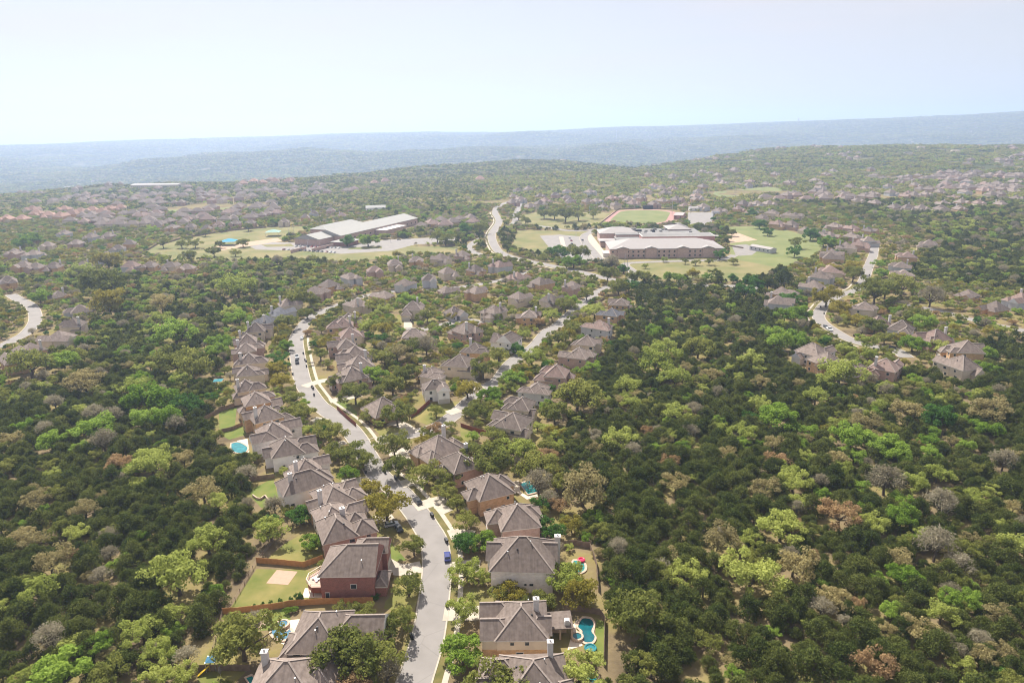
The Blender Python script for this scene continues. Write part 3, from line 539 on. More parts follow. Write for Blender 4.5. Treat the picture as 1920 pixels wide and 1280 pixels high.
row('house up the right side of the straight street by the school field', 'east', "1692 508,1688 494,1700 475,1740 453,1668 524")
row('house from the left along the inside of the right hand street bend', 'east', "1618 570,1645 593,1690 609,1752 625,1808 646,1800 675", L=19, det=2)
row('house from the left on the wood side of the right hand street bend', 'east', "1662 678,1588 672,1553 668,1527 650", L=18, det=2)
row('house from the left on the far right street', 'fareast', "1815 540,1866 564,1912 556", L=19)
row('house from the top by the short street at the left edge', 'west', "105 543,145 570,135 602,108 626,56 648,28 666,14 522", L=18, det=1)
row('house from the left in the row along the wood below the park', 'coll', "42 494,66 496,100 495,154 493,198 477,244 494,280 493,318 494,349 498,26 470,62 472,88 456,142 452,120 434,202 438,220 462,242 452,170 440", L=17, W=13, rz=-80)
row('house from the left in the row behind the park lawn', 'coll', "294 418,322 423,357 421,386 421,410 417,440 415,469 414,380 405,350 408,442 399,500 397,532 412,572 404,588 397,474 400,620 392,640 398", L=17, W=13, rz=-85)
row('house from the left in the group above the school playing field', 'coll', "1430 404,1460 416,1486 417,1512 424,1552 432,1566 420,1478 399,1492 401,1450 396,1408 392,1385 388,1350 392,1600 424,1630 428", L=17, W=13, rz=-60)
row('house from the left along the far right hillside row', 'coll', "1610 373,1643 377,1681 385,1703 386,1729 387,1766 388,1800 388,1771 376,1804 376,1836 377,1877 379,1667 345,1717 342,1766 346,1763 356,1796 344,1812 356,1846 353,1878 349,1908 366,1830 345", L=20, W=15, rz=-85)
row('terracotta roofed house from the left in the far left rows', 'coll', "12 407,40 404,68 397,90 400,112 402,135 398,150 390,172 391,190 394,205 388,225 386,120 389,60 389", L=24, W=18, det=0, rz=-80, walls='beige tan', roofm=TERRA)
row('terracotta roofed house on the ridge beyond the left woods', 'coll', "455 340,475 336,492 338,515 337,540 336,702 332,722 330,900 332", L=30, W=22, det=0, rz=-80, walls='beige tan', roofm=TERRA)
rnd = random.Random(5); nfar = 0; fs = []
while nfar < 96:
    x, y = rnd.uniform(960, 1915), rnd.uniform(318, 385)
    if y < 352 - (x - 960) * 0.03 and x < 1200: continue
    if 1320 < x < 1480 and 344 < y < 374: continue
    if y > 366 and x > 1500: continue
    if all(abs(x - a) > 15 or abs(y - b) > 5 for a, b in fs): fs.append((x, y)); nfar += 1
fs.sort()
for i in range(0, 96, 24): row(f"house from the left in the {('left', 'left centre', 'right centre', 'right')[i // 24]} part of the hazy suburb", 'coll', ','.join(f"{a:.1f} {b:.1f}" for a, b in fs[i:i + 24]), L=21, W=15, det=0, rz=-70)
# ------------------------------------------------------------------ driveways
def drive(pts, wd=5.5, m=CONC):
    pts = smooth([at(x, y) for x, y in P(pts)]); i = drive.n = getattr(drive, 'n', 0) + 1
    o = strip('driveway', pts, -wd / 2, wd / 2, 0, 0.075 + 0.003 * i, m); rasterline(pts, wd / 2 + .6)
for s in ("706 1056,725 1062,755 1068,790 1062", "703 1040,715 1052,735 1064", "778 951,812 941,838 934", "752 908,778 902,800 896", "822 958,840 950", "842 1003,860 1000,886 1004", "845 1065,880 1060,900 1060", "832 1150,880 1150,902 1148", "728 850,750 846,770 842", "742 860,768 855", "618 752,650 746,676 740", "570 725,600 715,625 712", "560 748,534 744", "612 790,586 786", "650 830,620 838", "690 900,640 905", "700 925,675 920", "735 965,700 975", "776 812,752 796,730 792", "840 775,862 768", "765 601,765 615", "905 735,880 712"): drive(s)
# ------------------------------------------------------------------ schools and big buildings
def rectpoly(a, b, dpt):   # a,b ground pixels of the front edge, extruded away from the viewer
    A, B = at(*a), at(*b); u = (B - A).normalized(); n = Vector((-u.y, u.x, 0)); return A, B, u, n
def block(name, o, u, n, x0, x1, y0, y1, z1, wm, root, z0=0):
    mb = MB(); poly = [(o + u * x + n * y) for x, y in ((x0, y0), (x1, y0), (x1, y1), (x0, y1))]; mb.prism([(p.x - root.location.x, p.y - root.location.y) for p in poly], z0, z1); return mb.build(name, wm, root)
def hip(name, o, u, n, x0, x1, y0, y1, z, h, m, root, inset=None, over=.8):
    x0, x1, y0, y1 = x0 - over, x1 + over, y0 - over, y1 + over; i = inset if inset is not None else (y1 - y0) / 2; ym = (y0 + y1) / 2
    q = [(x0, y0, z), (x1, y0, z), (x1, y1, z), (x0, y1, z), (x0, y0, z + .4), (x1, y0, z + .4), (x1, y1, z + .4), (x0, y1, z + .4), (x0 + i, ym, z + h), (x1 - i, ym, z + h)]
    V = [o + u * a + n * b + Vector((0, 0, c)) - root.location for a, b, c in q]; mb = MB()
    mb.add(V, [(3, 2, 1, 0), (0, 1, 5, 4), (1, 2, 6, 5), (2, 3, 7, 6), (3, 0, 4, 7), (4, 5, 9, 8), (5, 6, 9), (6, 7, 8, 9), (7, 4, 8)]); return mb.build(name, m, root)
SCHB = brick('school_brick', (0.55, 0.39, 0.33), (0.46, 0.31, 0.26), (0.55, 0.45, 0.4), 2)
SCHR = brick('school_red_brick', (0.46, 0.22, 0.18), (0.38, 0.18, 0.145), (0.48, 0.33, 0.3), 2)
A, B, u, n = rectpoly((1144, 484), (1356, 482), 0)
sch = empty('school', A, label='large pink brick school with white metal roof and flat roofed rear hall', cat='school')
LW = (B - A).length
block('wall', A, u, n, 0, LW, 0, 44, 8.4, SCHB, sch)
hip('roof', A, u, n, 0, LW, 0, 44, 8.4, 7.0, WHITEMETAL, sch)
for fx in (.11, .36, .64, .86):
    x = LW * fx; block('gable_bay', A, u, n, x - 5, x + 5, -1.2, 0.2, 9.4, SCHB, sch)
    rb = MB(); V = [A + u * (x + a) + n * b + Vector((0, 0, c)) - A for a, b, c in ((-6, -2, 9.4), (6, -2, 9.4), (6, 4, 9.4), (-6, 4, 9.4), (0, -2, 11.2), (0, 5, 11.2))]
    rb.add(V, [(0, 1, 4), (1, 2, 5, 4), (3, 0, 4, 5), (2, 3, 5), (3, 2, 1, 0)]); rb.build('bay_roof', WHITEMETAL, sch)
for i in range(22):
    if i in (2, 7, 8, 14, 19): continue
    for z in (2.2, 6.0):
        m = MB(); p = A + u * (LW * (i + .5) / 22) + n * (-.04) - A; m.box((p.x, p.y, z), (1.6, .12, 1.5), 0, math.atan2(u.y, u.x)); m.build('window', GLASS, sch)
for i in range(9):
    m = MB(); p = u * (LW * (i + .5) / 9 + 3) + n * (-.1); m.box((p.x, p.y, 4.1), (.35, .25, 8.2), 0, math.atan2(u.y, u.x)); m.build('downpipe', GREYMETAL, sch)
block('entrance_canopy', A, u, n, -6, 0, 6, 20, 4.0, TRIM, sch)
block('rear_hall', A, u, n, 38, LW + 4, 50, 74, 12.5, SCHR, sch); block('hall_parapet', A, u, n, 37.6, LW + 4.4, 49.6, 74.4, 12.95, TRIM, sch, 12.45); block('flat_roof', A, u, n, 38.5, LW + 3.5, 50.5, 73.5, 13.0, FLATROOF, sch, 12.6)
block('middle_wing', A, u, n, 26, 60, 46, 80, 8.2, SCHB, sch); block('rear_wing', A, u, n, 14, LW - 3, 74.5, 118, 10.9, SCHB, sch); block('flat_roof', A, u, n, 13.6, LW - 2.6, 74.55, 118.4, 11.4, FLATROOF, sch, 10.9)
block('flat_roof', A, u, n, 12, 37.5, 44.1, 80.2, 9.0, FLATROOF, sch, 8.25)
for k, (x0, x1, y0, y1) in enumerate(((-2, 40, 88, 118), (74, 98, 100, 130))):
    block('wing', A, u, n, x0, x1, y0, y1, 10.4 + k * 2, SCHB, sch); hip('wing_roof', A, u, n, x0, x1, y0, y1, 10.4 + k * 2, 5.5, WHITEMETAL, sch)
block('portico', A, u, n, -3, 24, 66, 80, 4.6, SCHB, sch); hip('portico_roof', A, u, n, -4, 25, 64, 80, 6.2, 1.5, WHITEMETAL, sch)
for i in range(20):
    rr_ = random.Random(i); m = MB(); x = 22 + (LW - 34) * rr_.random(); y = 78 + 36 * rr_.random(); p = u * x + n * y; big = i < 4
    m.box((p.x, p.y, 12.3), (9 if big else 3, 4 if big else 2, 1.9), 0, .03); m.build('rooftop_unit', GREYMETAL if i % 3 else BLUEW if i == 0 else BLACK, sch)
raster([(A + u * x + n * y)[:2] for x, y in ((-8, -3), (LW + 6, -3), (LW + 6, 134), (-8, 134))], 1)
# left school: long grey metal roof
A, B, u, n = rectpoly((640, 455), (783, 420), 0)
s2 = empty('school', A, label='long low school with pale grey metal roof beside the car park', cat='school'); LW = (B - A).length
block('wall', A, u, n, 0, LW, 0, 40, 7.5, SCHB, s2); hip('roof', A, u, n, 0, LW, 0, 40, 7.5, 6.0, GREYMETAL, s2, inset=1)
block('wall', A, u, n, -26, 0, 10, 44, 6.5, SCHB, s2); hip('roof', A, u, n, -26, 0, 10, 44, 6.5, 5.0, GREYMETAL, s2, inset=1)
block('wall', A, u, n, 28, 100, 42, 66, 8.6, SCHB, s2); hip('roof', A, u, n, 28, 100, 42, 66, 8.6, 4.5, GREYMETAL, s2, inset=8)
block('entrance_block', A, u, n, 66, 112, -16, -1, 5.5, SCHB, s2); block('entrance_parapet', A, u, n, 65.6, 112.4, -16.4, -.6, 5.9, TRIM, s2, 5.5)
block('pavilion', A, u, n, -20, 2, -22, -4, 4, SCHR, s2); hip('pavilion_roof', A, u, n, -22, 3, -24, -3, 4.2, 3, GREYMETAL, s2)
block('yard_wall', A, u, n, -60, -24, -8, -7.4, 3.2, SCHB, s2); block('yard_wall', A, u, n, -74, -50, 8, 8.6, 3.2, SCHB, s2)
for i in range(16):
    m = MB(); p = u * (LW * (i + .5) / 16) + n * (-.05); m.box((p.x, p.y, 3), (2.2, .14, 1.6), 0, math.atan2(u.y, u.x)); m.build('window', GLASS, s2)
raster([(A + u * x + n * y)[:2] for x, y in ((-30, -24), (LW + 3, -18), (LW + 3, 80), (-30, 50))], 1)
# portable building, warehouse, small outbuildings
def shed(px, py, L, W, H, a, wm, rm, label, cat='building', name='portable_building', rh=1.2, roofname='roof'):
    p = at(px, py); p.z = float(terr(p.x, p.y)); e = empty(name, p, math.radians(a), label=label, cat=cat); m = MB(); m.box((0, 0, H / 2 - .2), (L, W, H + .4)); m.build('wall', wm, e)
    m = MB(); roofblock(m, 0, 0, L, W, H, math.atan(rh / (W / 2)), 'xgg', .4, .15, False); m.build(roofname, [rm, TRIM, wm, TRIM], e)
    for i in range(max(2, int(L / 5))):
        m = MB(); m.box((-L / 2 + L * (i + .5) / max(2, int(L / 5)), -W / 2 - .03, H * .55), (1.4, .1, H * .3)); m.build('window', GLASS, e)
    c, s = math.cos(math.radians(a)), math.sin(math.radians(a)); raster([(p.x + x * c - y * s, p.y + x * s + y * c) for x, y in ((-L / 2, -W / 2), (L / 2, -W / 2), (L / 2, W / 2), (-L / 2, W / 2))], 2); return e
shed(1430, 471, 26, 9, 4, -62, WALLS['grey'], WHITEMETAL, 'pale portable building alone on the school field', 'shed')
shed(297, 349, 118, 40, 11, -4, WALLS['beige'], WHITEMETAL, 'very long white roofed building far off above the left woods', 'warehouse', 'warehouse', 2)
shed(1274, 408, 12, 34, 5, -20, SCHR, WHITEMETAL, 'brick field house at the right end of the running track', 'field house', 'field_house')
shed(705, 396, 30, 16, 6, 10, WALLS['stucco'], GREYMETAL, 'white church hall behind the long low school', 'hall', 'church_hall', 3)
shed(1341, 405, 9, 7, 5, 0, WALLS['grey'], SHING3, 'small dark shed beside the yard past the track', 'shed', 'storage_shed')
shed(1302, 395, 16, 10, 4.5, 0, WALLS['stucco'], WHITEMETAL, 'small white shed under the trees past the track', 'shed', 'storage_shed')
shed(1215, 392, 15, 3, 5.5, 0, BLACK, BLACK, 'dark scoreboard at the far end of the running track', 'scoreboard', 'scoreboard', .1)
shed(1180, 420, 6, 3, 2.6, 0, WALLS['stucco'], WHITEMETAL, 'small dugout on the near edge of the running track', 'dugout', 'dugout', .3)
shed(1340, 447, 10, 8, 3, 0, SCHB, WHITEMETAL, 'little brick store at the right end of the red hall', 'shed', 'storage_shed', .4)
# ------------------------------------------------------------------ fences and low walls
def fence(pix, h, m, label, posts=2.4, name='wooden_fence', th=.05, cat='fence', wire=False):
    pts = [at(x, y) for x, y in P(pix)]; o = pts[0].copy(); e = empty(name, o, label=label, cat=cat); mb = MB(); k = 0
    for a, b in zip(pts[:-1], pts[1:]):
        d = b - a; Ld = d.length; ang = math.atan2(d.y, d.x); c = (a + b) / 2 - o
        if wire:
            for z in (.4, .8, h - .05): mb.box((c.x, c.y, z), (Ld, .05, .04), 0, ang)
        else:
            nb = max(1, int(Ld / 1.2))
            for i in range(nb):
                q = a + d * ((i + .5) / nb) - o; mb.box((q.x, q.y, h / 2 + .03 * math.sin(i * 2.3)), (Ld / nb * .985, th, h), 0, ang)
        npst = max(1, int(Ld / posts))
        for i in range(npst):
            if k >= 60: break
            k += 1; q = a + d * (i / npst) - o; pm = MB(); pm.box((q.x, q.y + .08, h / 2), (.12, .12, h + .12)); pm.build('fence_post', m, e)
        rasterline([a, b], .8)
    mb.build('wire' if wire else 'fence_panel', m, e); return e
fence("481 1055,520 1058,570 1063,590 1056,606 1050", 1.9, FENCE, 'orange cedar fence beyond the yard with the tan court')
fence("418 1151,450 1149,520 1141,545 1136,604 1132,700 1130", 1.9, FENCE, 'long cedar fence below the yard with the tan court')
fence("394 1240,418 1150,432 1142,482 1054,540 984,562 972", 1.3, OLDFENCE, 'thin wire fence along the wood edge of the left yards', 3, 'wire_fence', wire=True)
fence("632 768,650 785,668 800", 2.0, REDFENCE, 'red stained fence beside the pavement of the winding street')
fence("770 783,786 774,806 756", 2.0, REDFENCE, 'red stained fence left of the yellow lawn')
fence("1042 1026,1075 1022,1106 1027,1118 1060,1122 1110", 1.9, OLDFENCE, 'dark fence around the pool with the red float')
fence("1058 1146,1090 1146,1124 1152,1134 1165,1132 1250", 1.9, OLDFENCE, 'weathered fence behind the freeform pool')
fence("384 788,412 772,440 762", 1.8, OLDFENCE, 'weathered fence above the stepped lawns'); fence("410 812,436 806,458 796", 1.6, OLDFENCE, 'retaining fence between the stepped lawns')
fence("470 902,500 898,515 896", 1.8, OLDFENCE, 'dark fence above the lawn with the curved wall'); fence("372 1258,420 1257,470 1258", 1.9, OLDFENCE, 'dark fence behind the playset at the bottom left')
fence("864 800,900 812,918 816", 1.8, REDFENCE, 'brown fence behind the corner house chimney'); fence("1170 556,1140 556,1122 568,1100 585", 1.6, OLDFENCE, 'dark fence curving along the side street top')
fence("1330 452,1370 462,1394 466", 1.4, OLDFENCE, 'low dark fence behind the school turning area'); fence("300 460,340 448,420 434,500 427", 1.8, OLDFENCE, 'long dark fence behind the park lawn')
fence("250 482,280 468,300 456", 1.8, OLDFENCE, 'dark fence climbing the left end of the park lawn')
fence("1122 422,1160 393,1205 391,1262 393", 1.4, OLDFENCE, 'dark fence around the running track', 8, 'track_fence')
fence("474 930,482 936,489 937,494 933,498 931,500 935,505 940,514 943,526 944", .8, STONE, 'curved low stone wall across the back lawn', 4, 'stone_wall', .35, 'wall')
# ------------------------------------------------------------------ pools
def pool(pts, m, label, spa=None, cop=.7, z=.3, deck=None, name='swimming_pool'):
    w_ = [at(x, y) for x, y in P(pts)]; c = sum(w_, Vector()) / len(w_); e = empty(name, c, label=label, cat='pool')
    loop = smooth(w_ + [w_[0]], 5)[:-1] if len(w_) > 4 else w_; loc = [(p - c) for p in loop]
    mb = MB(); mb.prism([(p.x, p.y) for p in loc], 0, z - .06); mb.build('water', m, e)
    ring = MB(); n_ = len(loc); out = [p + p.normalized() * cop for p in loc]; vs = [(p.x, p.y, z) for p in loc] + [(p.x, p.y, z) for p in out] + [(p.x, p.y, 0) for p in loc] + [(p.x, p.y, 0) for p in out]
    ring.add(vs, [f for i in range(n_) for j in [(i + 1) % n_] for f in ((i, n_ + i, n_ + j, j), (n_ + i, 3 * n_ + i, 3 * n_ + j, n_ + j), (i, j, 2 * n_ + j, 2 * n_ + i))]); ring.build('coping', STONE, e)
    if spa:
        sx, sy, r = spa; q = at(sx, sy) - c; t = MB(); N = 18; R_ = lambda rad, h: [(q.x + rad * math.cos(6.2832 * i / N), q.y + rad * math.sin(6.2832 * i / N), h) for i in range(N)]
        t.add(R_(r, .8) + R_(r + .5, .8) + R_(r + .5, 0) + R_(r, .1), [f for i in range(N) for j in [(i + 1) % N] for f in ((i, N + i, N + j, j), (N + i, 2 * N + i, 2 * N + j, N + j), (i, j, 3 * N + j, 3 * N + i))]); s_ = t.build('spa', STONE, e)
        t = MB(); t.add(R_(r, .66), [tuple(range(N))]); t.build('spa_water', BLUEW if m is not DEEP else DEEP, s_)
    raster([(p.x, p.y) for p in w_], 1.5)
    if deck: sheet('patio', deck, PATIO, 0.05, pad=.3)
    return e
pool("1088 1166,1094 1160,1108 1162,1113 1172,1109 1184,1115 1194,1110 1204,1096 1204,1090 1194,1092 1184,1084 1176", DEEP, 'deep teal freeform pool with stone coping and small round spa', (1082, 1196, 1.1), deck="1074 1170,1084 1160,1080 1180,1090 1190,1092 1210,1064 1218,1070 1196")
pool("512 1180,524 1178,532 1186,542 1180,546 1190,532 1200,518 1196,510 1188", BLUEW, 'blue pool with raised round stone spa beside the mauve roof', (530, 1173, 1.3), deck="526 1168,545 1162,562 1160,556 1190,540 1212,524 1204,546 1190,542 1180")
pool("975 908,992 902,1010 922,990 927", TEALW, 'rectangular green pool behind the tan stone house', deck="955 905,972 900,976 922,990 930,1018 924,1012 930,988 936,964 920")
pool("434 832,448 830,464 840,456 850,436 846", AQUA, 'small turquoise pool at the left wood edge', deck="444 826,464 822,468 850,456 856,460 842,448 830")
pool("1076 1052,1092 1054,1096 1068,1084 1074,1072 1066", TEALW, 'green pool under trees behind the white stone house', deck="1064 1060,1074 1050,1076 1068,1092 1076,1070 1080")
pool("1098 1268,1112 1262,1120 1272,1112 1280,1098 1278", TEALW, 'green pool at the bottom edge under the yellow-green oak'); pool("462 1272,472 1268,480 1276,470 1284", TEALW, 'tiny green pool behind the playset')
# red float, slide, loungers
def tube_ring(name, px, py, R_, r_, m, z, **k):
    p = at(px, py); e = MB(); N, K = 20, 8
    vs = [((R_ + r_ * math.cos(2 * math.pi * j / K)) * math.cos(2 * math.pi * i / N), (R_ + r_ * math.cos(2 * math.pi * j / K)) * math.sin(2 * math.pi * i / N), r_ * math.sin(2 * math.pi * j / K)) for i in range(N) for j in range(K)]
    e.add(vs, [(i * K + j, ((i + 1) % N) * K + j, ((i + 1) % N) * K + (j + 1) % K, i * K + (j + 1) % K) for i in range(N) for j in range(K)]); e.add([(R_ * .9 * math.cos(2 * math.pi * i / N), R_ * .9 * math.sin(2 * math.pi * i / N), 0) for i in range(N)], [tuple(range(N))]); o = e.build(name, m); o.location = (p.x, p.y, z); return tag(o, **k)
tube_ring('pool_float', 1090, 1052, .85, .28, mat('red_vinyl', (.6, .02, .08), .4), .6, label='round red inflatable float by the green pool', cat='pool float')
tube_ring('paddling_pool', 1107, 1216, 1.3, .25, AQUA, .3, label='small blue paddling pool below the freeform pool', cat='paddling pool')
def canopy(px, py, w_, d_, h, m, label, cat='canopy', name='shade_canopy'):
    p = at(px, py); e = empty(name, p, .1, label=label, cat=cat); mb = MB()
    mb.add([(-w_ / 2, -d_ / 2, h), (w_ / 2, -d_ / 2, h), (w_ / 2, d_ / 2, h), (-w_ / 2, d_ / 2, h), (0, 0, h + w_ * .17), (0, 0, h + w_ * .17 - .12)], [(0, 1, 4), (1, 2, 4), (2, 3, 4), (3, 0, 4), (1, 0, 5), (2, 1, 5), (3, 2, 5), (0, 3, 5)]); mb.build('canopy', m, e)
    for sx in (-1, 1):
        for sy in (-1, 1): t = MB(); t.tube((sx * w_ * .45, sy * d_ * .45, 0), (sx * w_ * .45, sy * d_ * .45, h + .05), .12, .12); t.build('post', METAL, e)
    raster([(p.x - w_ / 2, p.y - d_ / 2), (p.x + w_ / 2, p.y - d_ / 2), (p.x + w_ / 2, p.y + d_ / 2), (p.x - w_ / 2, p.y + d_ / 2)], 2); return e
canopy(430, 459, 16, 16, 4.5, mat('blue_shade_cloth', (.03, .27, .48), .8), 'bright blue shade canopy over the school playground')
canopy(513, 442, 17, 15, 5, mat('green_shade_cloth', (.24, .38, .33), .8), 'pale green shade canopy over the school playground')
canopy(410, 722, 4.5, 4, 2.6, mat('teal_shade_cloth', (.03, .22, .26), .8), 'small teal shade over a back patio at the left wood edge')
canopy(399, 1252, 2.4, 2.4, 2.6, mat('blue_tarp', (.03, .13, .22), .7), 'blue tarp roof of a backyard playset', 'playset', 'playset')
t = MB(); t.bar((0, 0, 1.7), (-2.2, -1.6, .2), .6, .08); t.bar((.0, 0, 0), (0, 0, 1.7), .1, .1); o = t.build('slide', mat('yellow_plastic', (.6, .4, .03), .5)); o.location = at(394, 1258); tag(o, 'yellow slide running down from the playset', 'slide')
t = MB(); t.tube((0, 0, 0), (0, 0, 3.2), .05, .05); e_ = t.build('garden_umbrella', METAL); e_.location = at(414, 1268); tag(e_, 'closed grey garden umbrella beside the playset', 'umbrella')
t = MB(); t.tube((0, 0, .9), (0, 0, 1.8), .2, .42, 8); t.tube((0, 0, 1.8), (0, 0, 3.1), .42, .08, 8); t.build('folded_cloth', mat('taupe_cloth', (.2, .18, .17), .9, var=.2, scale=3), e_)
# raised deck and porch of the red brick house, covered patio of the stone house (parts of their houses)
d = MB(); d.prism([(-7.25, -5.4), (-10.2, -5.4), (-12.0, -3.2), (-12.0, -0.6), (-9.6, 2.6), (-7.25, 2.6)], 2.9, 3.1); dk = d.build('deck', DECK, l3)
d = MB(); pr = [(-7.3, -5.4), (-10.2, -5.4), (-12.0, -3.2), (-12.0, -0.6), (-9.6, 2.6), (-7.3, 2.6)]
for a, b in zip(pr[:-1], pr[1:]):
    d.bar((a[0], a[1], 4.1), (b[0], b[1], 4.1), .22, .1); d.bar((a[0], a[1], 3.45), (b[0], b[1], 3.45), .06, .06); d.tube((b[0], b[1], 3.1), (b[0], b[1], 4.1), .08, .08)
d.build('railing', PATIO, dk)
d = MB(); d.prism([(-7.3, -5.2), (-10.0, -5.2), (-11.6, -3.2), (-11.6, -1), (-9.6, 2.2), (-7.3, 2.2)], 1.1, 2.85); d.build('deck_skirt', REDFENCE, dk)
d = MB()
for x, y in pr[1:]: d.tube((x * .97, y * .95, 0), (x * .97, y * .95, 2.9), .12, .12)
d.build('deck_post', REDFENCE, dk)
sheet('patio', "572 1102,600 1102,604 1120,566 1120", PATIO, .05)
t = MB(); t.box((0, 0, .36), (1.3, 1.3, .08)); [t.box((x, y, .22), (.5, .5, .44)) for x, y in ((-1.1, 0), (1.1, .1), (0, 1.1), (.1, -1.1))]; t.tube((0, 0, 0), (0, 0, .34), .1, .1); o = t.build('table_set', METAL); o.location = l3.location + Vector((-9.4, -2, 3.1)); tag(o, 'grey garden table with chairs on the raised deck', 'garden table')
d = MB(); d.prism([(-8.6, -6.2), (-16.4, -6.8), (-16.8, 0.2), (-9.4, 0.6)], 3.1, 3.35); pc = d.build('patio_cover', SHING, r2); pc.scale = (.88, .93, 1)
d = MB(); [d.box((x, y, 1.55), (.5, .5, 3.1)) for x, y in ((-16, -6.2), (-16.3, -.3), (-13, .1), (-10, .2))]; d.build('patio_post', TAN if False else STONE, pc)
d = MB(); d.box((-15, -1.6, 3.6), (1.5, 1.5, 1.6)); d.box((-15, -1.6, 4.5), (1.1, 1.1, .3)); d.build('patio_chimney', CHIM, pc)
t = MB(); t.box((0, 0, .45), (4.2, .8, .9)); t.box((1.8, 1.2, .45), (.7, 2, .9)); t.box((0, 0, .95), (4.3, .95, .08), 0); o = t.build('outdoor_kitchen', STONE); o.location = at(1046, 1184); tag(o, 'stone outdoor kitchen counter below the patio cover', 'counter')
# tall rear chimneys seen clearly in the photo
def chimney(hs, x, y, z0, z1, w_=1.3):
    m = MB(); m.box((x, y, (z0 + z1) / 2), (w_, w_ * .85, z1 - z0)); m.box((x, y, z1 + .1), (w_ * 1.2, w_ * 1.05, .2)); m.tube((x, y, z1 + .2), (x, y, z1 + .7), .22, .22, 8); return m.build('chimney', CHIM, hs)
chimney(r3, -9.6, -5.5, 0, 9.6, 1.5); chimney(r2, -5.6, -1.1, 6, 11.0)
for lb, x, y in (('house at the bottom edge left of the street with streaked pyramid roof', -6, 4), ('white stone house with a tall white chimney on its near slope', 0.5, -4.5)): chimney(NEARH[lb], x, y, 3, 10.2 if y < 0 else 8.6, 1.4)
# ------------------------------------------------------------------ vehicles, bins, poles
def car_proto(paint, kind='car'):
    L, W, H = (4.6, 1.85, 1.45) if kind == 'car' else (5.8, 2.0, 1.9)
    e = empty('parked_' + ('car' if kind == 'car' else 'pickup'), (0, 0, 0)); m = MB()
    prof = [(-L / 2, .35), (-L / 2, .85), (-L / 2 + .25, .95), (L / 2 - 1.0, .92), (L / 2 - .1, .75), (L / 2, .55), (L / 2, .35)] if kind == 'car' else [(-L / 2, .5), (-L / 2, 1.1), (L / 2 - 1.4, 1.12), (L / 2 - .1, 1.0), (L / 2, .6), (L / 2, .5)]
    n = len(prof); vs = [(x, -W / 2, z) for x, z in prof] + [(x, W / 2, z) for x, z in prof]
    m.add(vs, [tuple(range(n)), tuple(range(2 * n - 1, n - 1, -1))] + [((i + 1) % n, i, n + i, n + (i + 1) % n) for i in range(n)])
    x0, x1 = (-L / 2 + .25, L / 2 - 1.15) if kind == 'car' else (-.5, L / 2 - 1.4); zb = .9 if kind == 'car' else 1.1; r = .45
    rv = [(x0 + r, -W * .36, H), (x1 - .75, -W * .36, H), (x1 - .75, W * .36, H), (x0 + r, W * .36, H)]; rt = [(a, b, H + .04) for a, b, c in rv]
    m.add(rv + rt, [(4, 5, 6, 7), (0, 1, 5, 4), (1, 2, 6, 5), (2, 3, 7, 6), (3, 0, 4, 7)]); m.build('body', paint, e)
    g = MB(); lo = [(x0, -W * .46, zb), (x1, -W * .46, zb), (x1, W * .46, zb), (x0, W * .46, zb)]; g.add(lo + [(a, b, H) for a, b, c in rv], [(0, 1, 5, 4), (1, 2, 6, 5), (2, 3, 7, 6), (3, 0, 4, 7), (4, 5, 6, 7)]); g.build('windows', GLASS, e)
    for sx in (-1, 1):
        for sy in (-1, 1):
            t = MB(); t.tube((sx * L * .31, sy * W * .5, .33), (sx * L * .31, sy * W * .38, .33), .33, .33, 12); wl = t.build('wheel', RUBBER, e); t = MB(); t.tube((sx * L * .31, sy * (W * .5 + .01), .33), (sx * L * .31, sy * W * .45, .33), .19, .19, 10); t.build('rim', METAL, wl)
        t = MB(); t.box((L / 2 - .03, sx * W * .36, .68 if kind == 'car' else .85), (.1, .35, .15)); t.build('headlight', TRIM, e)
    return e
PROTO = {}
def car(px, py, paint, label, ang=None, kind='car', group='parked cars', road='main', z=.06):
    k = (paint, kind); p = at(px, py); new = k not in PROTO
    if new: PROTO[k] = car_proto(PAINTS[paint], kind); o = PROTO[k]
    else: o = copy_tree(PROTO[k])
    if ang is None:
        pts = RP[road][0]; i = min(range(1, len(pts) - 1), key=lambda i: (pts[i] - p).length); d = pts[i + 1] - pts[i - 1]; ang = math.degrees(math.atan2(d.y, d.x))
    o.location = (p.x, p.y, z); o.rotation_euler = (0, 0, math.radians(ang)); return tag(o, label, 'car' if kind == 'car' else 'pickup truck', group)
car(839, 1046, 'blue', 'dark blue car parked at the right kerb of the winding street'); car(783, 941, 'black', 'black car parked at the kerb beside the pale driveways')
car(557, 680, 'black', 'dark pickup truck parked on the street near the streaked gable', kind='pickup'); car(557, 671, 'silver', 'silver pickup truck just ahead of the dark pickup', kind='pickup')
car(566, 635, 'silver', 'small silver car at the far end of the winding street'); car(734, 985, 'silver', 'silver car in the driveway behind the pinkish brick house', 20); car(748, 993, 'black', 'dark car under a tree by the kerb opposite the bins')
car(668, 921, 'white', 'white car in the driveway of the tan stone house', 20); car(1548, 614, 'grey', 'grey car ahead of the white pickup on the right hand street', road='east'); car(1555, 619, 'white', 'white pickup on the right hand street', road='east', kind='pickup')
car(1619, 641, 'black', 'black car by the kerb of the right hand street bend', road='east'); car(1672, 653, 'black', 'black car shaded by trees at the right hand bend', road='east'); car(943, 529, 'white', 'white car in a driveway in the inner block', 30)
car(1606, 533, 'black', 'dark car shaded by a tree on the straight right hand street', road='east'); car(900, 521, 'silver', 'silver car in the shade beside a glassy house', 10)
rc = random.Random(3); cols = ['white', 'silver', 'black', 'grey', 'silver', 'white', 'red', 'black']
for i in range(13): car(533 + i * 7.9 + rc.uniform(-1, 1), 468.5 + i * .45, cols[rc.randrange(8)] if i else 'red', f"{ORD[i]} car from the left in the near row of the long school's car park", 75, group='cars in the school car park')
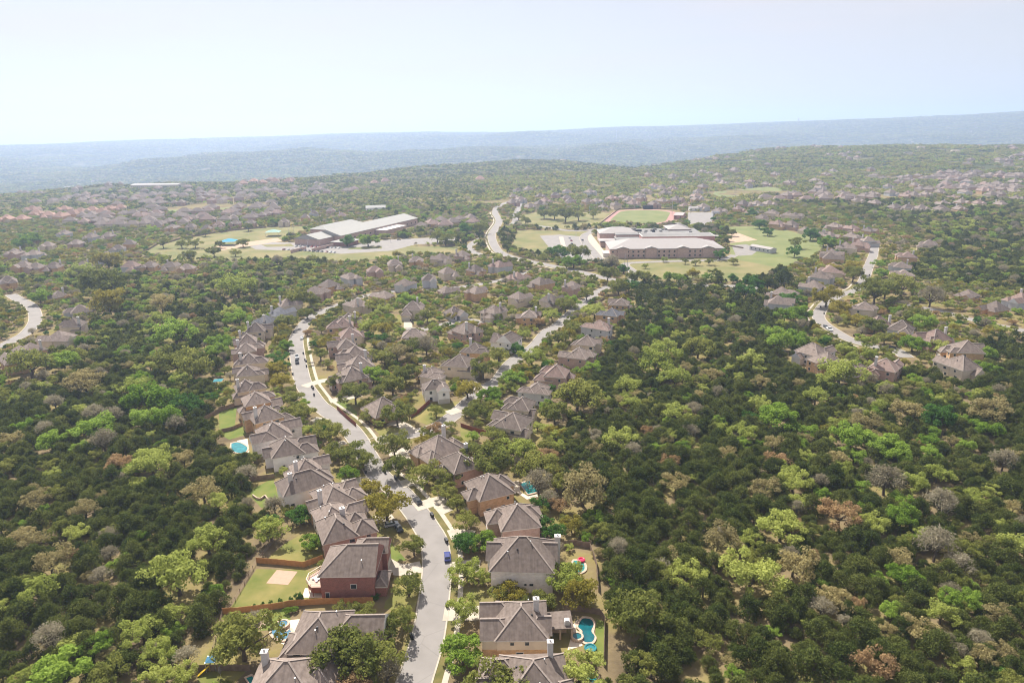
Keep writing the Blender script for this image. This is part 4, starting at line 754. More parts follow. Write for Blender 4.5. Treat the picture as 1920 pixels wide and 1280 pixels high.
for i in range(12): car(556 + i * 7.2, 462.4 + i * .3, cols[rc.randrange(8)], f"{ORD[i]} car from the left in the far row of the long school's car park", -100, group='cars in the school car park')
for i, (x, y) in enumerate(P("708 452,748 450,787 444,795 441,1068 447,1071 452,1072 458,1075 461,1077 464,1079 468,1092 451,1086 476,1090 482")): car(x, y, ['black', 'grey', 'silver', 'white', 'silver', 'red', 'black', 'black', 'black', 'black', 'black', 'silver', 'white'][i], f"{['black', 'grey', 'silver', 'white', 'silver', 'red', 'black', 'black', 'black', 'black', 'black', 'silver', 'white'][i]} car " + ("beside the long low school entrance" if i < 4 else "moving up the pink brick school's drive" if i == 10 else "in the pink brick school's car park") + (f", {ORD[i % 4]} from the left" if i < 4 else f", {ORD[i - 4]} from the top" if i != 10 else ''), 10 if i < 4 else 100, group='cars by the schools')
def bin_proto():
    m = MB(); m.box((0, 0, .55), (.62, .68, 1.0), 0, 0, 1.15); o = empty('wheelie_bin', (0, 0, 0)); m.build('body', BLACK, o); m = MB(); m.box((0, 0, 1.1), (.75, .85, .08)); m.box((.4, 0, 1.1), (.1, .6, .12)); m.build('lid', BLACK, o)
    m = MB(); m.tube((.3, -.3, .12), (.3, -.22, .12), .12, .12, 8); m.tube((.3, .22, .12), (.3, .3, .12), .12, .12, 8); m.build('wheels', RUBBER, o); return o
b0 = None; BN = {}
for i, (x, y, n_) in enumerate(sorted([(836, 1015, 2), (809, 967, 2), (838, 1138, 1), (741, 897, 2), (720, 884, 2), (686, 888, 1), (585, 727, 2), (589, 742, 1), (553, 725, 1), (549, 703, 1), (575, 688, 1), (572, 676, 2), (569, 664, 1), (543, 665, 1), (541, 675, 1), (551, 624, 1), (1538, 577, 1), (1545, 589, 1), (1601, 631, 1), (1616, 493, 1), (1630, 517, 1), (770, 602, 3), (1133, 493, 1), (771, 1195, 2)], key=lambda q: -q[1])):
    for j in range(n_):
        o = bin_proto() if b0 is None else copy_tree(b0); b0 = b0 or o; p = at(x + j * 2.2, y + j * 3); o.location = (p.x, p.y, .16); o.rotation_euler = (0, 0, .3 * i)
        st_ = 'right hand street' if x > 1500 else 'winding street' if x < 900 and y > 620 and x != 770 else 'inner cul-de-sac' if x == 770 else 'collector road'
        BN[st_] = BN.get(st_, 0) + 1; tag(o, f"black wheelie bin at the kerb, {ORD[BN[st_] - 1]} from the bottom along the {st_}", 'bin', 'wheelie bins at the kerb')
def pole(px, py, h, r, label, name='lamp_post', arm=2.0, cat='lamp post'):
    p = at(px, py); p.z = float(terr(p.x, p.y)); e = empty(name, p, label=label, cat=cat, group='poles'); m = MB(); m.tube((0, 0, 0), (0, 0, h), r, r * .6, 8); m.build('pole', METAL, e)
    if arm: m = MB(); m.bar((0, 0, h - .1), (arm, 0, h), .12, .12); m.box((arm, 0, h), (.9, .35, .16)); m.build('lamp', METAL, e)
for i, (x, y, h) in enumerate([(1171, 511, 16), (1175, 528, 18), (1092, 470, 9), (1080, 442, 9), (1105, 402, 12), (733, 455, 8), (543, 450, 14), (551, 440, 14), (577, 463, 8), (942, 487, 8), (953, 485, 8), (1260, 403, 22), (1295, 400, 24), (1378, 365, 18), (1430, 360, 18)]):
    pole(x, y, h, .22 if h < 15 else .3, f"{'tall' if h > 12 else 'short'} grey lamp post " + ["left of the school drive mouth", "in the middle of the school drive mouth", "beside the drive island of the brick school", "at the top of the brick school's car park", "left of the running track", "by the long school's drive", "left of the long school's walled yard", "nearest the long school's walled yard", "over the long school's car park", "left of the pair by the collector road", "right of the pair by the collector road", "beside the right straight of the track", "over the yard past the track", "left of two at the far playing field", "right of two at the far playing field"][i])
# radio masts, water tower, distant towers on the skyline
def mast(px, d, h, label, name='radio_mast', cat='mast'):
    q = at(px, 900); th = math.atan2(q.x, q.y); x, y = d * math.sin(th), d * math.cos(th); z = float(terr(x, y)); e = empty(name, (x, y, z), label=label, cat=cat); m = MB(); 
    for k in range(3): a = k * 2.094; m.tube((4 * math.cos(a), 4 * math.sin(a), -3), (1.2 * math.cos(a), 1.2 * math.sin(a), h), .9, .6, 5)
    for k in range(12): m.box((0, 0, h * k / 12 + 2), (5 - 3.5 * k / 12, 5 - 3.5 * k / 12, .8))
    m.build('lattice', METAL, e); return e
mast(877, 6500, 115, 'tall thin radio mast on the skyline left of centre'); mast(780, 8300, 150, 'faint radio mast on the far skyline'); mast(1137, 7000, 90, 'faint radio mast on the skyline right of centre')
def tower(px, d, w_, h, label, name, cat, dome=False):
    q = at(px, 900); th = math.atan2(q.x, q.y); x, y = d * math.sin(th), d * math.cos(th); z = float(terr(x, y)); e = empty(name, (x, y, z), th * -1, label=label, cat=cat); m = MB()
    if dome: m.tube((0, 0, -2), (0, 0, h * .7), w_ * .18, w_ * .15, 10); m.tube((0, 0, h * .7), (0, 0, h * .82), w_ * .15, w_ * .5, 14); m.tube((0, 0, h * .82), (0, 0, h), w_ * .5, w_ * .35, 14); m.build('tank', WALLS['beige'], e)
    else:
        m.box((0, 0, h / 2 - 10), (w_, w_ * .4, h + 20)); m.box((w_ * .1, 0, h + 3), (w_ * .4, w_ * .3, 8)); m.build('wall', WALLS['grey'], e)
        for k in range(4): t = MB(); t.box((0, -w_ * .2 - .2, h * (k + .5) / 4), (w_ * .9, .6, h / 10)); t.build('window_band', GLASS, e)
tower(456, 8600, 92, 42, 'pale hotel block standing on the far left skyline', 'hotel', 'hotel'); tower(884, 6400, 16, 42, 'water tower on the skyline beside the radio mast', 'water_tower', 'water tower', True)
tower(1212, 3300, 14, 38, 'pale water tower in the blue valley above the schools', 'water_tower', 'water tower', True); tower(1427, 8900, 22, 50, 'small water tower on the far right skyline', 'water_tower', 'water tower', True)
for i, (x, h) in enumerate([(66, 150), (74, 190), (84, 120), (104, 170), (112, 210), (124, 160)]): tower(x, 13300, 38 + 6 * (i % 3), h + 120, f"{ORD[i]} from the left of the faint downtown towers at the left horizon", 'office_tower', 'office tower')
# ------------------------------------------------------------------ trees
def leafmesh(name, C, N, S, asp, rng, mats, trunk=None):
    """C centres, N normals, S half sizes: one diamond-ish quad each"""
    n = len(C); a = np.cross(N, rng.normal(size=(n, 3))); a /= np.linalg.norm(a, axis=1, keepdims=True) + 1e-9; b = np.cross(N, a)
    S = S[:, None]; k1, k2 = rng.uniform(.6, 1.25, (n, 1)), rng.uniform(.6, 1.25, (n, 1))
    V = np.stack([C - a * S * k1, C - b * S * asp * k2 + N * S * .25, C + a * S * k2, C + b * S * asp * k1 - N * S * .15], 1).reshape(-1, 3)
    F = np.arange(4 * n).reshape(n, 4); nv, npy = len(V), n
    verts = V; faces = F.tolist(); mi = [0] * n
    if trunk: verts = np.concatenate([V, np.array(trunk.v)]); faces += [tuple(i + nv for i in f) for f in trunk.f]; mi += [1] * len(trunk.f)
    me = bpy.data.meshes.new(name); me.from_pydata(verts.tolist(), [], faces)
    for m in mats: me.materials.append(m)
    me.polygons.foreach_set('material_index', mi); me.update(); return me
def crown_cloud(kind, R, rng, q):
    """leaf positions of one crown of radius R (trunk foot at the origin)"""
    C, N, S = [], [], []; tops = []
    if kind == 'j':
        H = R * rng.uniform(1.1, 1.5); nc = 36; zb = R * .12
        for i in range(nc):
            t = rng.uniform(0, 1) ** .8; rad = R * (1 - t ** 3.4) * rng.uniform(.4, .92) + .1; a = rng.uniform(0, 6.283); c = np.array([rad * math.cos(a), rad * math.sin(a), zb + t * (H - zb) * .92]); cr = R * rng.uniform(.22, .36); m = int(90 * q)
            d = rng.normal(size=(m, 3)); d[:, 2] = d[:, 2] * .9 + .25; d /= np.linalg.norm(d, axis=1, keepdims=True)
            C.append(c + d * cr * np.array([1, 1, 1.15]) * rng.uniform(.45, 1.12, (m, 1))); N.append(d + rng.normal(size=(m, 3)) * .55); S.append(np.full(m, R * .054) * rng.uniform(.6, 1.4, m) / math.sqrt(q)); tops.append(c)
        asp = .55
    elif kind == 'g':
        H = R * 1.5; nc = 26
        for i in range(nc):
            a = rng.uniform(0, 6.283); el = rng.uniform(.1, 1.5); c = np.array([math.cos(a) * math.cos(el) * R * .72, math.sin(a) * math.cos(el) * R * .72, H * .5 + math.sin(el) * R * .6]); cr = R * .36; m = int(60 * q)
            d = rng.normal(size=(m, 3)); d[:, 2] += .3; d /= np.linalg.norm(d, axis=1, keepdims=True)
            C.append(c + d * cr * rng.uniform(.3, 1.05, (m, 1))); N.append(rng.normal(size=(m, 3))); S.append(np.full(m, R * .085) * rng.uniform(.5, 1.5, m) / math.sqrt(q)); tops.append(c)
        asp = .14
    else:
        flat = dict(l=.62, y=.66, e=.85, d=1.0, b=.66, t=.62, r=.62)[kind]; H = R * (.92 + flat * .5); nc = int(rng.integers(21, 28)); zc = H - R * flat * .80
        nl = int(rng.integers(3, 6)); la = rng.uniform(0, 6.283); lobes = [(np.array([math.cos(la + q_ * 6.283 / nl + rng.uniform(-.5, .5)), math.sin(la + q_ * 6.283 / nl + rng.uniform(-.5, .5)), 0]) * R * rng.uniform(.3, .58), rng.uniform(.42, .66), rng.uniform(-.14, .12) * R) for q_ in range(nl)]; nc = nl * 9
        for i in range(nc):
            lo, lr, lz = lobes[i % nl]; a = i * 2.399 + rng.uniform(-.5, .5); el = math.asin(np.clip(-.42 + 1.40 * (i + .5) / nc + rng.uniform(-.12, .12), -.5, 1)); rad = R * lr * rng.uniform(.65, 1.0)
            c = lo + np.array([math.cos(a) * math.cos(el) * rad, math.sin(a) * math.cos(el) * rad, zc + lz + math.sin(el) * rad * min(1.0, flat * 1.35)]); cr = R * rng.uniform(.15, .30); m = int((140 if kind in 'ed' else 96) * q)
            d = rng.normal(size=(m, 3)); d[:, 2] = d[:, 2] * .8 + .35; d /= np.linalg.norm(d, axis=1, keepdims=True)
            C.append(c + d * cr * np.array([1, 1, .8]) * rng.uniform(.55, 1.1, (m, 1))); N.append(d + rng.normal(size=(m, 3)) * .5); S.append(np.full(m, R * .046) * rng.uniform(.55, 1.4, m) / math.sqrt(q)); tops.append(c)
        asp = .8
    N = np.concatenate(N); N /= np.linalg.norm(N, axis=1, keepdims=True); return np.concatenate(C), N, np.concatenate(S), asp, H, tops
def trunk_mb(R, H, tops, rng, kind):
    t = MB(); f = H * (.28 if kind != 'j' else .5); t.tube((0, 0, -.3), (R * .04, 0, f), R * .075, R * .05, 6)
    for c in tops[::(5 if kind not in 'gj' else 3 if kind == 'j' else 1)]: t.tube((R * .04, 0, f * rng.uniform(.85, 1)), tuple(c * np.array([.85, .85, .9])), R * .034, R * .012, 4)
    return t
R_N = 4.0
TREE = {}; HIDE = {}
for ki, kind in enumerate('jlyedbtrg'):
    full, joined, low = [], [], []
    for v in range(6 if kind in 'jl' else 4):
        rng = np.random.default_rng(100 * ki + v); Cc, Nn, Ss, asp, H, tops = crown_cloud(kind, R_N, rng, 1.0); tm = trunk_mb(R_N, H, tops, rng, kind)
        cm = leafmesh('crown', Cc, Nn, Ss, asp, rng, [LEAF[kind]]); tmh = tm.mesh('trunk', BARK)
        jm = leafmesh('tree', Cc, Nn, Ss, asp, rng, [LEAF[kind], BARK], tm); full.append((cm, tmh)); joined.append(jm)
        rng = np.random.default_rng(100 * ki + v); Cc, Nn, Ss, asp, H, tops = crown_cloud(kind, R_N, rng, .2); low.append(leafmesh('tree', Cc, Nn, Ss, asp, rng, [LEAF[kind]]))
    TREE[kind] = (full, joined, low)
INFO = dict(j=('juniper_tree', 'juniper', 'dark green juniper'), l=('live_oak', 'live oak', 'olive green live oak'), y=('golden_oak', 'golden oak', 'golden olive oak'), e=('elm_tree', 'elm', 'bright green elm'), d=('shade_elm', 'shade tree', 'deep green round tree'), b=('budding_oak', 'budding oak', 'pale yellow-green budding oak'), t=('tan_oak', 'tan oak', 'tan budding oak'), r=('rust_oak', 'rust oak', 'rust coloured oak'), g=('bare_tree', 'bare tree', 'bare grey-brown tree'))
# trees one can pick out in the photograph: crown centre, crown width (pixels), kind
SAL = """775 1020 52 l,765 1095 60 l,734 1177 76 l,641 1222 125 l,700 1230 90 l,725 1262 55 g,453 1199 125 l,585 1013 46 e,505 985 72 b,560 955 62 d,653 882 40 e,690 912 52 y,725 945 84 y,650 845 62 l,680 860 50 l,618 809 55 l,602 800 44 d,560 769 48 l,515 778 52 l,546 741 52 l,526 710 44 y,518 690 38 y,523 668 40 d,535 682 24 d,394 744 30 d,525 635 32 y,537 645 28 e,530 615 28 y,534 600 46 l,560 565 50 l,575 585 30 l,585 560 34 l,
875 1066 58 b,905 1080 36 b,909 1013 52 e,872 1015 52 d,873 971 56 l,867 1140 62 b,867 1213 90 e,940 1282 118 l,895 1280 60 l,1033 991 54 d,1072 982 42 y,1100 1002 30 e,1065 1078 76 b,1088 1108 70 y,1147 1085 26 e,1190 1146 108 l,1165 1160 50 b,1087 1250 88 b,1160 1025 44 g,
739 833 62 l,800 881 68 l,835 900 44 l,913 870 92 l,972 839 62 b,834 918 46 l,857 940 42 l,1011 870 72 l,927 811 62 l,960 800 46 l,888 814 26 e,893 766 50 l,920 738 46 e,817 769 36 l,876 726 50 y,744 774 60 l,685 780 28 l,708 790 22 b,665 735 56 l,640 712 44 l,963 704 46 e,997 667 52 b,935 667 46 l,969 653 26 d,1115 687 32 e,1177 720 50 b,1183 752 42 b,1163 813 60 b,1082 746 90 l,1040 770 60 l,1093 918 98 t,1051 943 44 r,1010 905 60 g,745 870 60 l,905 690 46 l,
250 722 50 b,278 748 80 e,264 779 56 e,315 779 56 e,354 753 56 d,174 798 76 e,96 824 56 e,146 835 36 e,177 776 38 g,152 767 38 b,337 711 42 b,305 831 26 e,281 869 76 b,287 855 60 b,225 864 46 r,242 880 36 e,343 857 42 t,211 779 42 g,194 827 52 g,228 897 28 g,380 916 66 t,427 880 46 l,461 886 46 g,408 939 42 b,157 953 56 t,70 928 62 t,107 925 42 l,84 953 24 e,388 1009 78 b,354 947 16 b,37 998 52 t,157 717 56 t,20 818 52 t,402 815 40 l,
70 1110 72 b,107 1262 108 e,197 1262 90 l,332 1080 112 b,265 1180 74 b,322 1150 56 b,60 1012 52 t,92 1047 70 t,135 1035 32 r,190 1077 42 g,205 1035 36 g,130 1205 22 e,200 1225 38 t,350 1232 52 g,
74 555 40 e,301 594 42 b,329 628 70 e,399 637 32 e,427 639 36 e,405 656 36 e,447 594 52 e,433 583 30 b,264 701 42 e,253 721 40 e,329 679 66 l,360 693 74 l,337 712 36 e,118 676 50 e,155 637 34 e,141 662 46 l,143 617 22 d,205 575 60 y,447 546 70 b,304 572 44 t,56 690 100 l,157 712 60 t,197 547 80 l,202 493 48 y,152 507 40 b,
1226 619 36 e,1245 645 46 b,1234 681 70 b,1264 705 66 b,1309 652 60 l,1399 637 32 t,1436 621 26 e,1459 636 52 e,1492 632 46 e,1410 671 50 b,1335 697 46 t,1421 692 24 b,1267 769 54 b,1432 716 44 t,1402 739 22 e,1530 739 46 b,1605 748 28 r,1575 701 80 b,1552 712 40 b,1597 712 36 b,1706 765 66 t,1762 780 66 d,1804 784 32 e,1856 769 76 t,1852 799 50 e,1425 757 40 b,1459 780 80 e,1406 776 36 d,1395 804 52 b,1616 787 56 t,1515 802 42 e,1489 795 30 e,1545 802 24 y,1500 829 32 e,1455 832 42 t,1597 814 62 e,1642 825 62 e,1669 832 60 e,1687 847 52 e,1747 821 48 e,1740 844 46 e,1785 825 36 t,1811 832 36 e,1759 881 60 b,1526 859 32 e,1459 859 46 r,1481 881 42 b,1489 900 62 b,1500 937 44 b,1436 911 62 t,1267 904 56 t,1365 847 38 t,1541 922 34 e,1627 952 38 e,1691 934 50 e,1691 967 56 e,1612 904 42 e,1717 904 52 b,1575 960 74 r,1639 979 56 b,1466 982 88 b,1762 945 58 g,1830 930 50 b,1856 915 34 b,1882 862 52 g,1901 949 32 t,1661 900 72 g,1537 900 34 g,
1346 1010 66 t,1288 1068 64 b,1410 1077 96 b,1489 1051 76 t,1519 1036 38 r,1564 1119 62 t,1609 1130 38 r,1684 1047 52 t,1695 1074 54 e,1616 1070 20 e,1781 1122 44 e,1766 1149 56 b,1755 1025 72 g,1800 1059 52 g,1714 1006 34 e,1905 1017 62 b,1897 1081 30 t,1222 1134 54 t,1327 1197 62 l,1519 1227 36 e,1639 1242 72 r,1837 1197 42 g,1875 1216 52 t,1875 1254 38 d,1665 1179 42 t,1372 1239 42 t,1222 1250 60 l,1240 1060 40 g,
1490 470 30 d,1431 455 1 l,1411 530 44 d,1400 545 40 d,1440 530 40 j,1471 525 40 j,1480 560 46 d,1500 590 44 e,1472 586 40 e,1550 560 50 y,1575 575 40 y,1606 596 34 y,1625 640 40 b,1640 555 60 l,1690 540 64 l,1660 545 50 l,1720 590 44 l,1729 600 46 e,1745 560 50 g,1640 610 50 l,1660 630 36 l,1690 630 34 y,1713 640 46 e,1765 645 42 b,1845 660 40 e,1855 690 36 e,1585 655 34 b,1600 668 30 b,1625 665 26 b,1565 500 30 y,1552 455 26 e,1600 500 36 y,1655 508 30 e,1650 490 28 e,1600 515 40 l,1630 660 36 b,
870 580 22 y,848 590 24 y,800 590 34 l,765 560 40 e,720 580 34 b,700 570 36 l,690 610 46 b,720 615 46 y,712 630 30 d,660 600 30 b,650 620 30 l,620 600 36 l,612 640 36 y,600 660 40 l,640 630 36 y,720 665 46 l,745 660 54 t,770 650 52 l,800 650 44 g,700 700 46 e,760 700 50 l,735 720 56 l,785 700 30 r,930 590 30 b,1000 590 30 l,1010 602 26 r,1035 588 34 b,1060 570 40 l,1070 560 36 e,1100 550 30 l,1115 580 40 b,1095 600 40 y,1080 610 36 l,1060 625 36 y,1047 633 36 l,1160 540 40 l,1180 535 36 d,1140 515 34 l,1076 490 40 e,1062 492 26 e,1058 472 26 d,1050 466 24 l,1085 480 44 l,1146 494 34 g,1170 500 30 d,1040 470 30 d,
1190 520 30 l,1208 515 30 l,1255 517 24 e,1275 518 24 e,1300 512 24 y,1325 515 26 e,1345 512 30 l,1375 520 26 d,1285 488 16 l,1305 490 18 l,1330 488 20 l,1350 475 26 d,1375 488 18 l,1245 485 14 b,1210 498 12 b,1373 436 16 l,1491 455 32 l,1410 400 24 d,1425 420 26 d,1440 432 24 d,1520 440 28 d,1545 452 30 d,1040 403 30 l,1060 408 36 l,1085 405 30 l,1020 402 28 l,1112 402 24 l,990 415 14 l,972 405 18 l,985 412 20 l,835 450 32 l,860 445 30 l,820 445 30 l,690 452 34 e,680 445 20 e,715 440 14 e,650 452 30 d,870 430 30 d,900 430 30 l,
305 455 26 l,340 455 24 l,365 455 26 l,352 445 20 l,412 457 18 l,455 453 26 l,385 436 16 l,355 480 30 l,305 485 28 b,250 452 18 e,200 440 22 e,60 450 30 e,40 457 30 e,100 435 20 b,285 430 22 e,340 432 14 d,375 420 12 d,485 418 14 e,515 415 22 e,465 425 18 l,400 470 26 l,440 470 24 l,520 490 20 g,490 500 24 l,500 483 14 j"""
SAL = [(float(a), float(b), float(c), d) for a, b, c, d in (q.split() for q in SAL.replace('\n', '').split(',') if q.strip())]
TREES = []   # (x, y, diameter, kind, salient)
pts_used = []
for px, py, wpx, k in SAL:
    if wpx < 5: continue
    z = 3.2; p = at(px, py, z); dm = wpx * depth(p) / FPX * 1.04; z = min(dm * .42, 6); p = at(px, py, z); TREES.append((p.x, p.y, dm, k, True)); pts_used.append((p.x, p.y, dm * .5))
PU = np.array(pts_used)
def poly_in(poly, X, Y):
    p = np.array([(q.x, q.y) for q in poly]); ins = np.zeros(X.shape, bool)
    for a in range(len(p)):
        (ax, ay), (bx, by) = p[a], p[(a + 1) % len(p)]; ins ^= ((ay > Y) != (by > Y)) & (X < (bx - ax) * (Y - ay) / (by - ay + 1e-12) + ax)
    return ins
NEIGH = ["420 1330,470 1040,500 960,470 880,420 800,400 760,425 640,490 570,600 500,800 455,1000 480,1200 515,1190 575,1130 680,1070 740,1050 900,1110 1000,1135 1330", "1420 560,1540 445,1430 400,1480 380,1700 430,1760 465,1690 520,1920 545,1990 620,1850 640,1850 700,1490 690,1540 600", "-60 520,60 530,190 560,170 620,60 690,-60 690", "-100 505,360 505,420 460,700 420,700 380,-100 380", "900 420,1560 430,1560 385,900 370"]
NEIGH = [[at(x, y) for x, y in P(s)] for s in NEIGH]
def sample(step, y0, y1, jit=.46):
    xs = []; 
    for yy in np.arange(y0, y1, step):
        hw = yy * (.98 if yy < 1200 else .86) + 110; xs.append(np.stack([np.arange(-hw, hw, step), np.full(len(np.arange(-hw, hw, step)), yy)], 1))
    g = np.concatenate(xs); g += RNG.uniform(-jit, jit, g.shape) * step; return g
def kinds_for(g, forest):
    u = RNG.random(len(g)); n1 = fbm(g[:, 0] / 42, g[:, 1] / 42, 21, 3); n2 = fbm(g[:, 0] / 60 + 50, g[:, 1] / 60, 31, 3); k = np.full(len(g), 'j')
    yy = g[:, 1]; left = (g[:, 0] < -60) & (yy > 290)
    oakp = np.clip((n1 - .44) * 2.1, 0.05, .62) + np.where(left, .25, 0) + sstep(380, 760, yy) * .42
    isoak = u < oakp; v = RNG.random(len(g))
    ok = np.where(v < .36, 'l', np.where(v < .50, 't', np.where(v < .60, 'g', np.where(v < .79, 'b', np.where(v < .97, 'e', 'r')))))
    nb = np.where(v < .50, 'l', np.where(v < .66, 'y', np.where(v < .76, 'b', np.where(v < .84, 'e', np.where(v < .90, 'd', np.where(v < .97, 'g', 'r'))))))
    k = np.where(forest, np.where(isoak, ok, 'j'), nb); return k
for step, y0, y1 in ((3.8, 95, 330), (4.6, 330, 640), (6.6, 640, 1120)):
    g = sample(step, y0, y1); nei = np.zeros(len(g), bool)
    for q in NEIGH: nei |= poly_in(q, g[:, 0], g[:, 1])
    keep = RNG.random(len(g)) < np.where(nei, .60 if step < 4 else .70 if step < 5 else .8, 1.0); keep &= ~((RNG.random(len(g)) < .05) & ~nei)
    g, nei = g[keep], nei[keep]; k = kinds_for(g, ~nei)
    dm = np.where(k == 'j', 3.4 + 5.6 * RNG.random(len(g)) ** 1.5, 4.2 + 5.4 * RNG.random(len(g)) ** 1.3) * (1 if step < 5 else 1.2) * np.where(nei & (g[:, 1] > 300), .78, np.where(k != 'j', .92, 1))
    bad = occ(g[:, 0], g[:, 1]); rr_ = dm * np.where(nei, .22, .30)
    for a in range(6): bad |= occ(g[:, 0] + rr_ * math.cos(a * 1.047), g[:, 1] + rr_ * math.sin(a * 1.047))
    if step < 5:
        dd = ((g[:, None, :] - PU[None, :, :2]) ** 2).sum(-1) < (PU[None, :, 2] * .82) ** 2; bad |= dd.any(1)
    for (x, y), d_, kk in zip(g[~bad], dm[~bad], k[~bad]): TREES.append((x, y, d_, str(kk), False))
# individuals: the trees that show largest; the rest of each kind is one mass
LAND = [(topx(h[0] + Vector((0, 0, 5))), h[1]) for h in HOUSES[:42]]
def inview(x, y, d):
    p = Vector((x, y, 3)); 
    if depth(p) < 50: return False
    X, Y = topx(p); m = d * FPX / depth(p) * .6; return -m < X < 1920 + m and Y < 1280 + m
LIM = dict(j=300, l=300, y=120, e=220, d=80, b=240, t=200, r=60, g=200)
by = {}
for t in TREES: by.setdefault(t[3], []).append(t)
SALS = [(topx((x, y, 4)), k) for x, y, d, k, s in TREES if s]
def where(px, py, kind, dm):
    (hx, hy), hl = min(LAND, key=lambda q: ((q[0][0] - px) / 1.0) ** 2 + ((q[0][1] - py) * 1.6) ** 2); dx, dy = px - hx, py - hy; far = math.hypot(dx, dy)
    side = ('left of' if dx < 0 else 'right of') if abs(dx) > abs(dy) * 1.2 else ('in front of' if dy > 0 else 'behind')
    pre = '' if far < 60 else 'well ' if far < 170 and side[0] in 'lr' else 'far ' if side[0] in 'lr' else ''
    return pre + side, trim(hl, 8), far
DANG = set('the a an of by on with above left right behind and at its side in to up whose beside from near red stained below tall round raised its curved street rear two just up seventh eighth first second third fourth fifth sixth inner row'.split())
def trim(s, n):
    w_ = s.split()[:n]
    if len(s.split()) > n:
        while len(w_) > 3 and w_[-1].strip(',') in DANG: w_.pop()
    return ' '.join(w_).rstrip(',')
an = lambda t: ('an ' if t[0] in 'aeiou' else 'a ') + t
LABELS = []
def treelabel(x, y, dm, k):
    px, py = topx((x, y, dm * .4)); sz = 'huge' if dm > 15 else 'large' if dm > 11 else 'broad' if dm > 8.6 else 'medium' if dm > 6.6 else 'small' if dm > 5.4 else 'slim'
    rel, hl, far = where(px, py, k, dm); base = INFO[k][2]
    if far < 95: s = f"{sz} {base} {rel} the {hl}"
    else:
        near = sorted(((math.hypot(q[0][0] - px, (q[0][1] - py) * 1.5), q) for q in SALS), key=lambda q: q[0]); near = [q for q in near if q[0] > 6][0]; (qx, qy), qk = near[1]; r2 = ('left of' if px < qx else 'right of') if abs(px - qx) > abs(py - qy) * 1.2 else ('below' if py > qy else 'above')
        zone = ('left' if px < 560 else 'right' if px > 1020 else 'middle') + ' wood'; rowz = 'bottom' if py > 1180 else 'lower' if py > 1030 else 'middle' if py > 860 else 'upper' if py > 680 else 'far'
        colz = ('outer edge' if px < 130 or px > 1790 else 'outer part' if px < 280 or px > 1560 else 'interior' if px < 400 or px > 1320 else 'street side')
        s = f"{sz} {base} {r2} {an(INFO[qk][1])}, {rowz} {zone} {colz}"
    return trim(s, 15)
STUFF = {}
cnt = 0
for k, lst in by.items():
    vis = [t for t in lst if inview(t[0], t[1], t[2])]; vis.sort(key=lambda t: (not t[4], -t[2] / depth((t[0], t[1], 3)))); ind = vis[:LIM[k]]; ids = set(map(id, ind))
    STUFF[k] = [t for t in lst if id(t) not in ids]; full, joined, low = TREE[k]; nm, cat, _ = INFO[k]
    for t in ind:
        x, y, dm, kk, s = t; v = RNG.integers(len(full)); sc = dm / 2 / R_N * RNG.uniform(.92, 1.08); rz = RNG.uniform(0, 6.283); lb = treelabel(x, y, dm, k); z = float(terr(x, y)); g = {'j': 'junipers in the woods', 'g': 'bare trees'}.get(k, cat + 's among houses and woods')
        wpx = dm * FPX / depth((x, y, 3)); cnt += 1; hs = RNG.uniform(.85, 1.15)
        if wpx > 34: e = empty(nm, (x, y, z), rz, label=lb, cat=cat, group=g); link('crown', full[v][0], e); link('trunk', full[v][1], e)
        else: e = link(nm, joined[v]); e.location = (x, y, z); e.rotation_euler = (0, 0, rz); tag(e, lb, cat, g)
        e.scale = (sc, sc, sc * hs); LABELS.append((lb, topx((x, y, 3)), e))
grp = {}
for lb, p_, e in LABELS: grp.setdefault(lb, []).append((p_, e))
for lb, q in grp.items():
    if len(q) < 2: continue
    q.sort(key=lambda a: a[0][0])
    for i, (p_, e) in enumerate(q): e['label'] = ('leftmost' if i == 0 else 'rightmost' if i == len(q) - 1 else 'middle' if len(q) == 3 else ORD[i] + '-from-left') + ' ' + lb
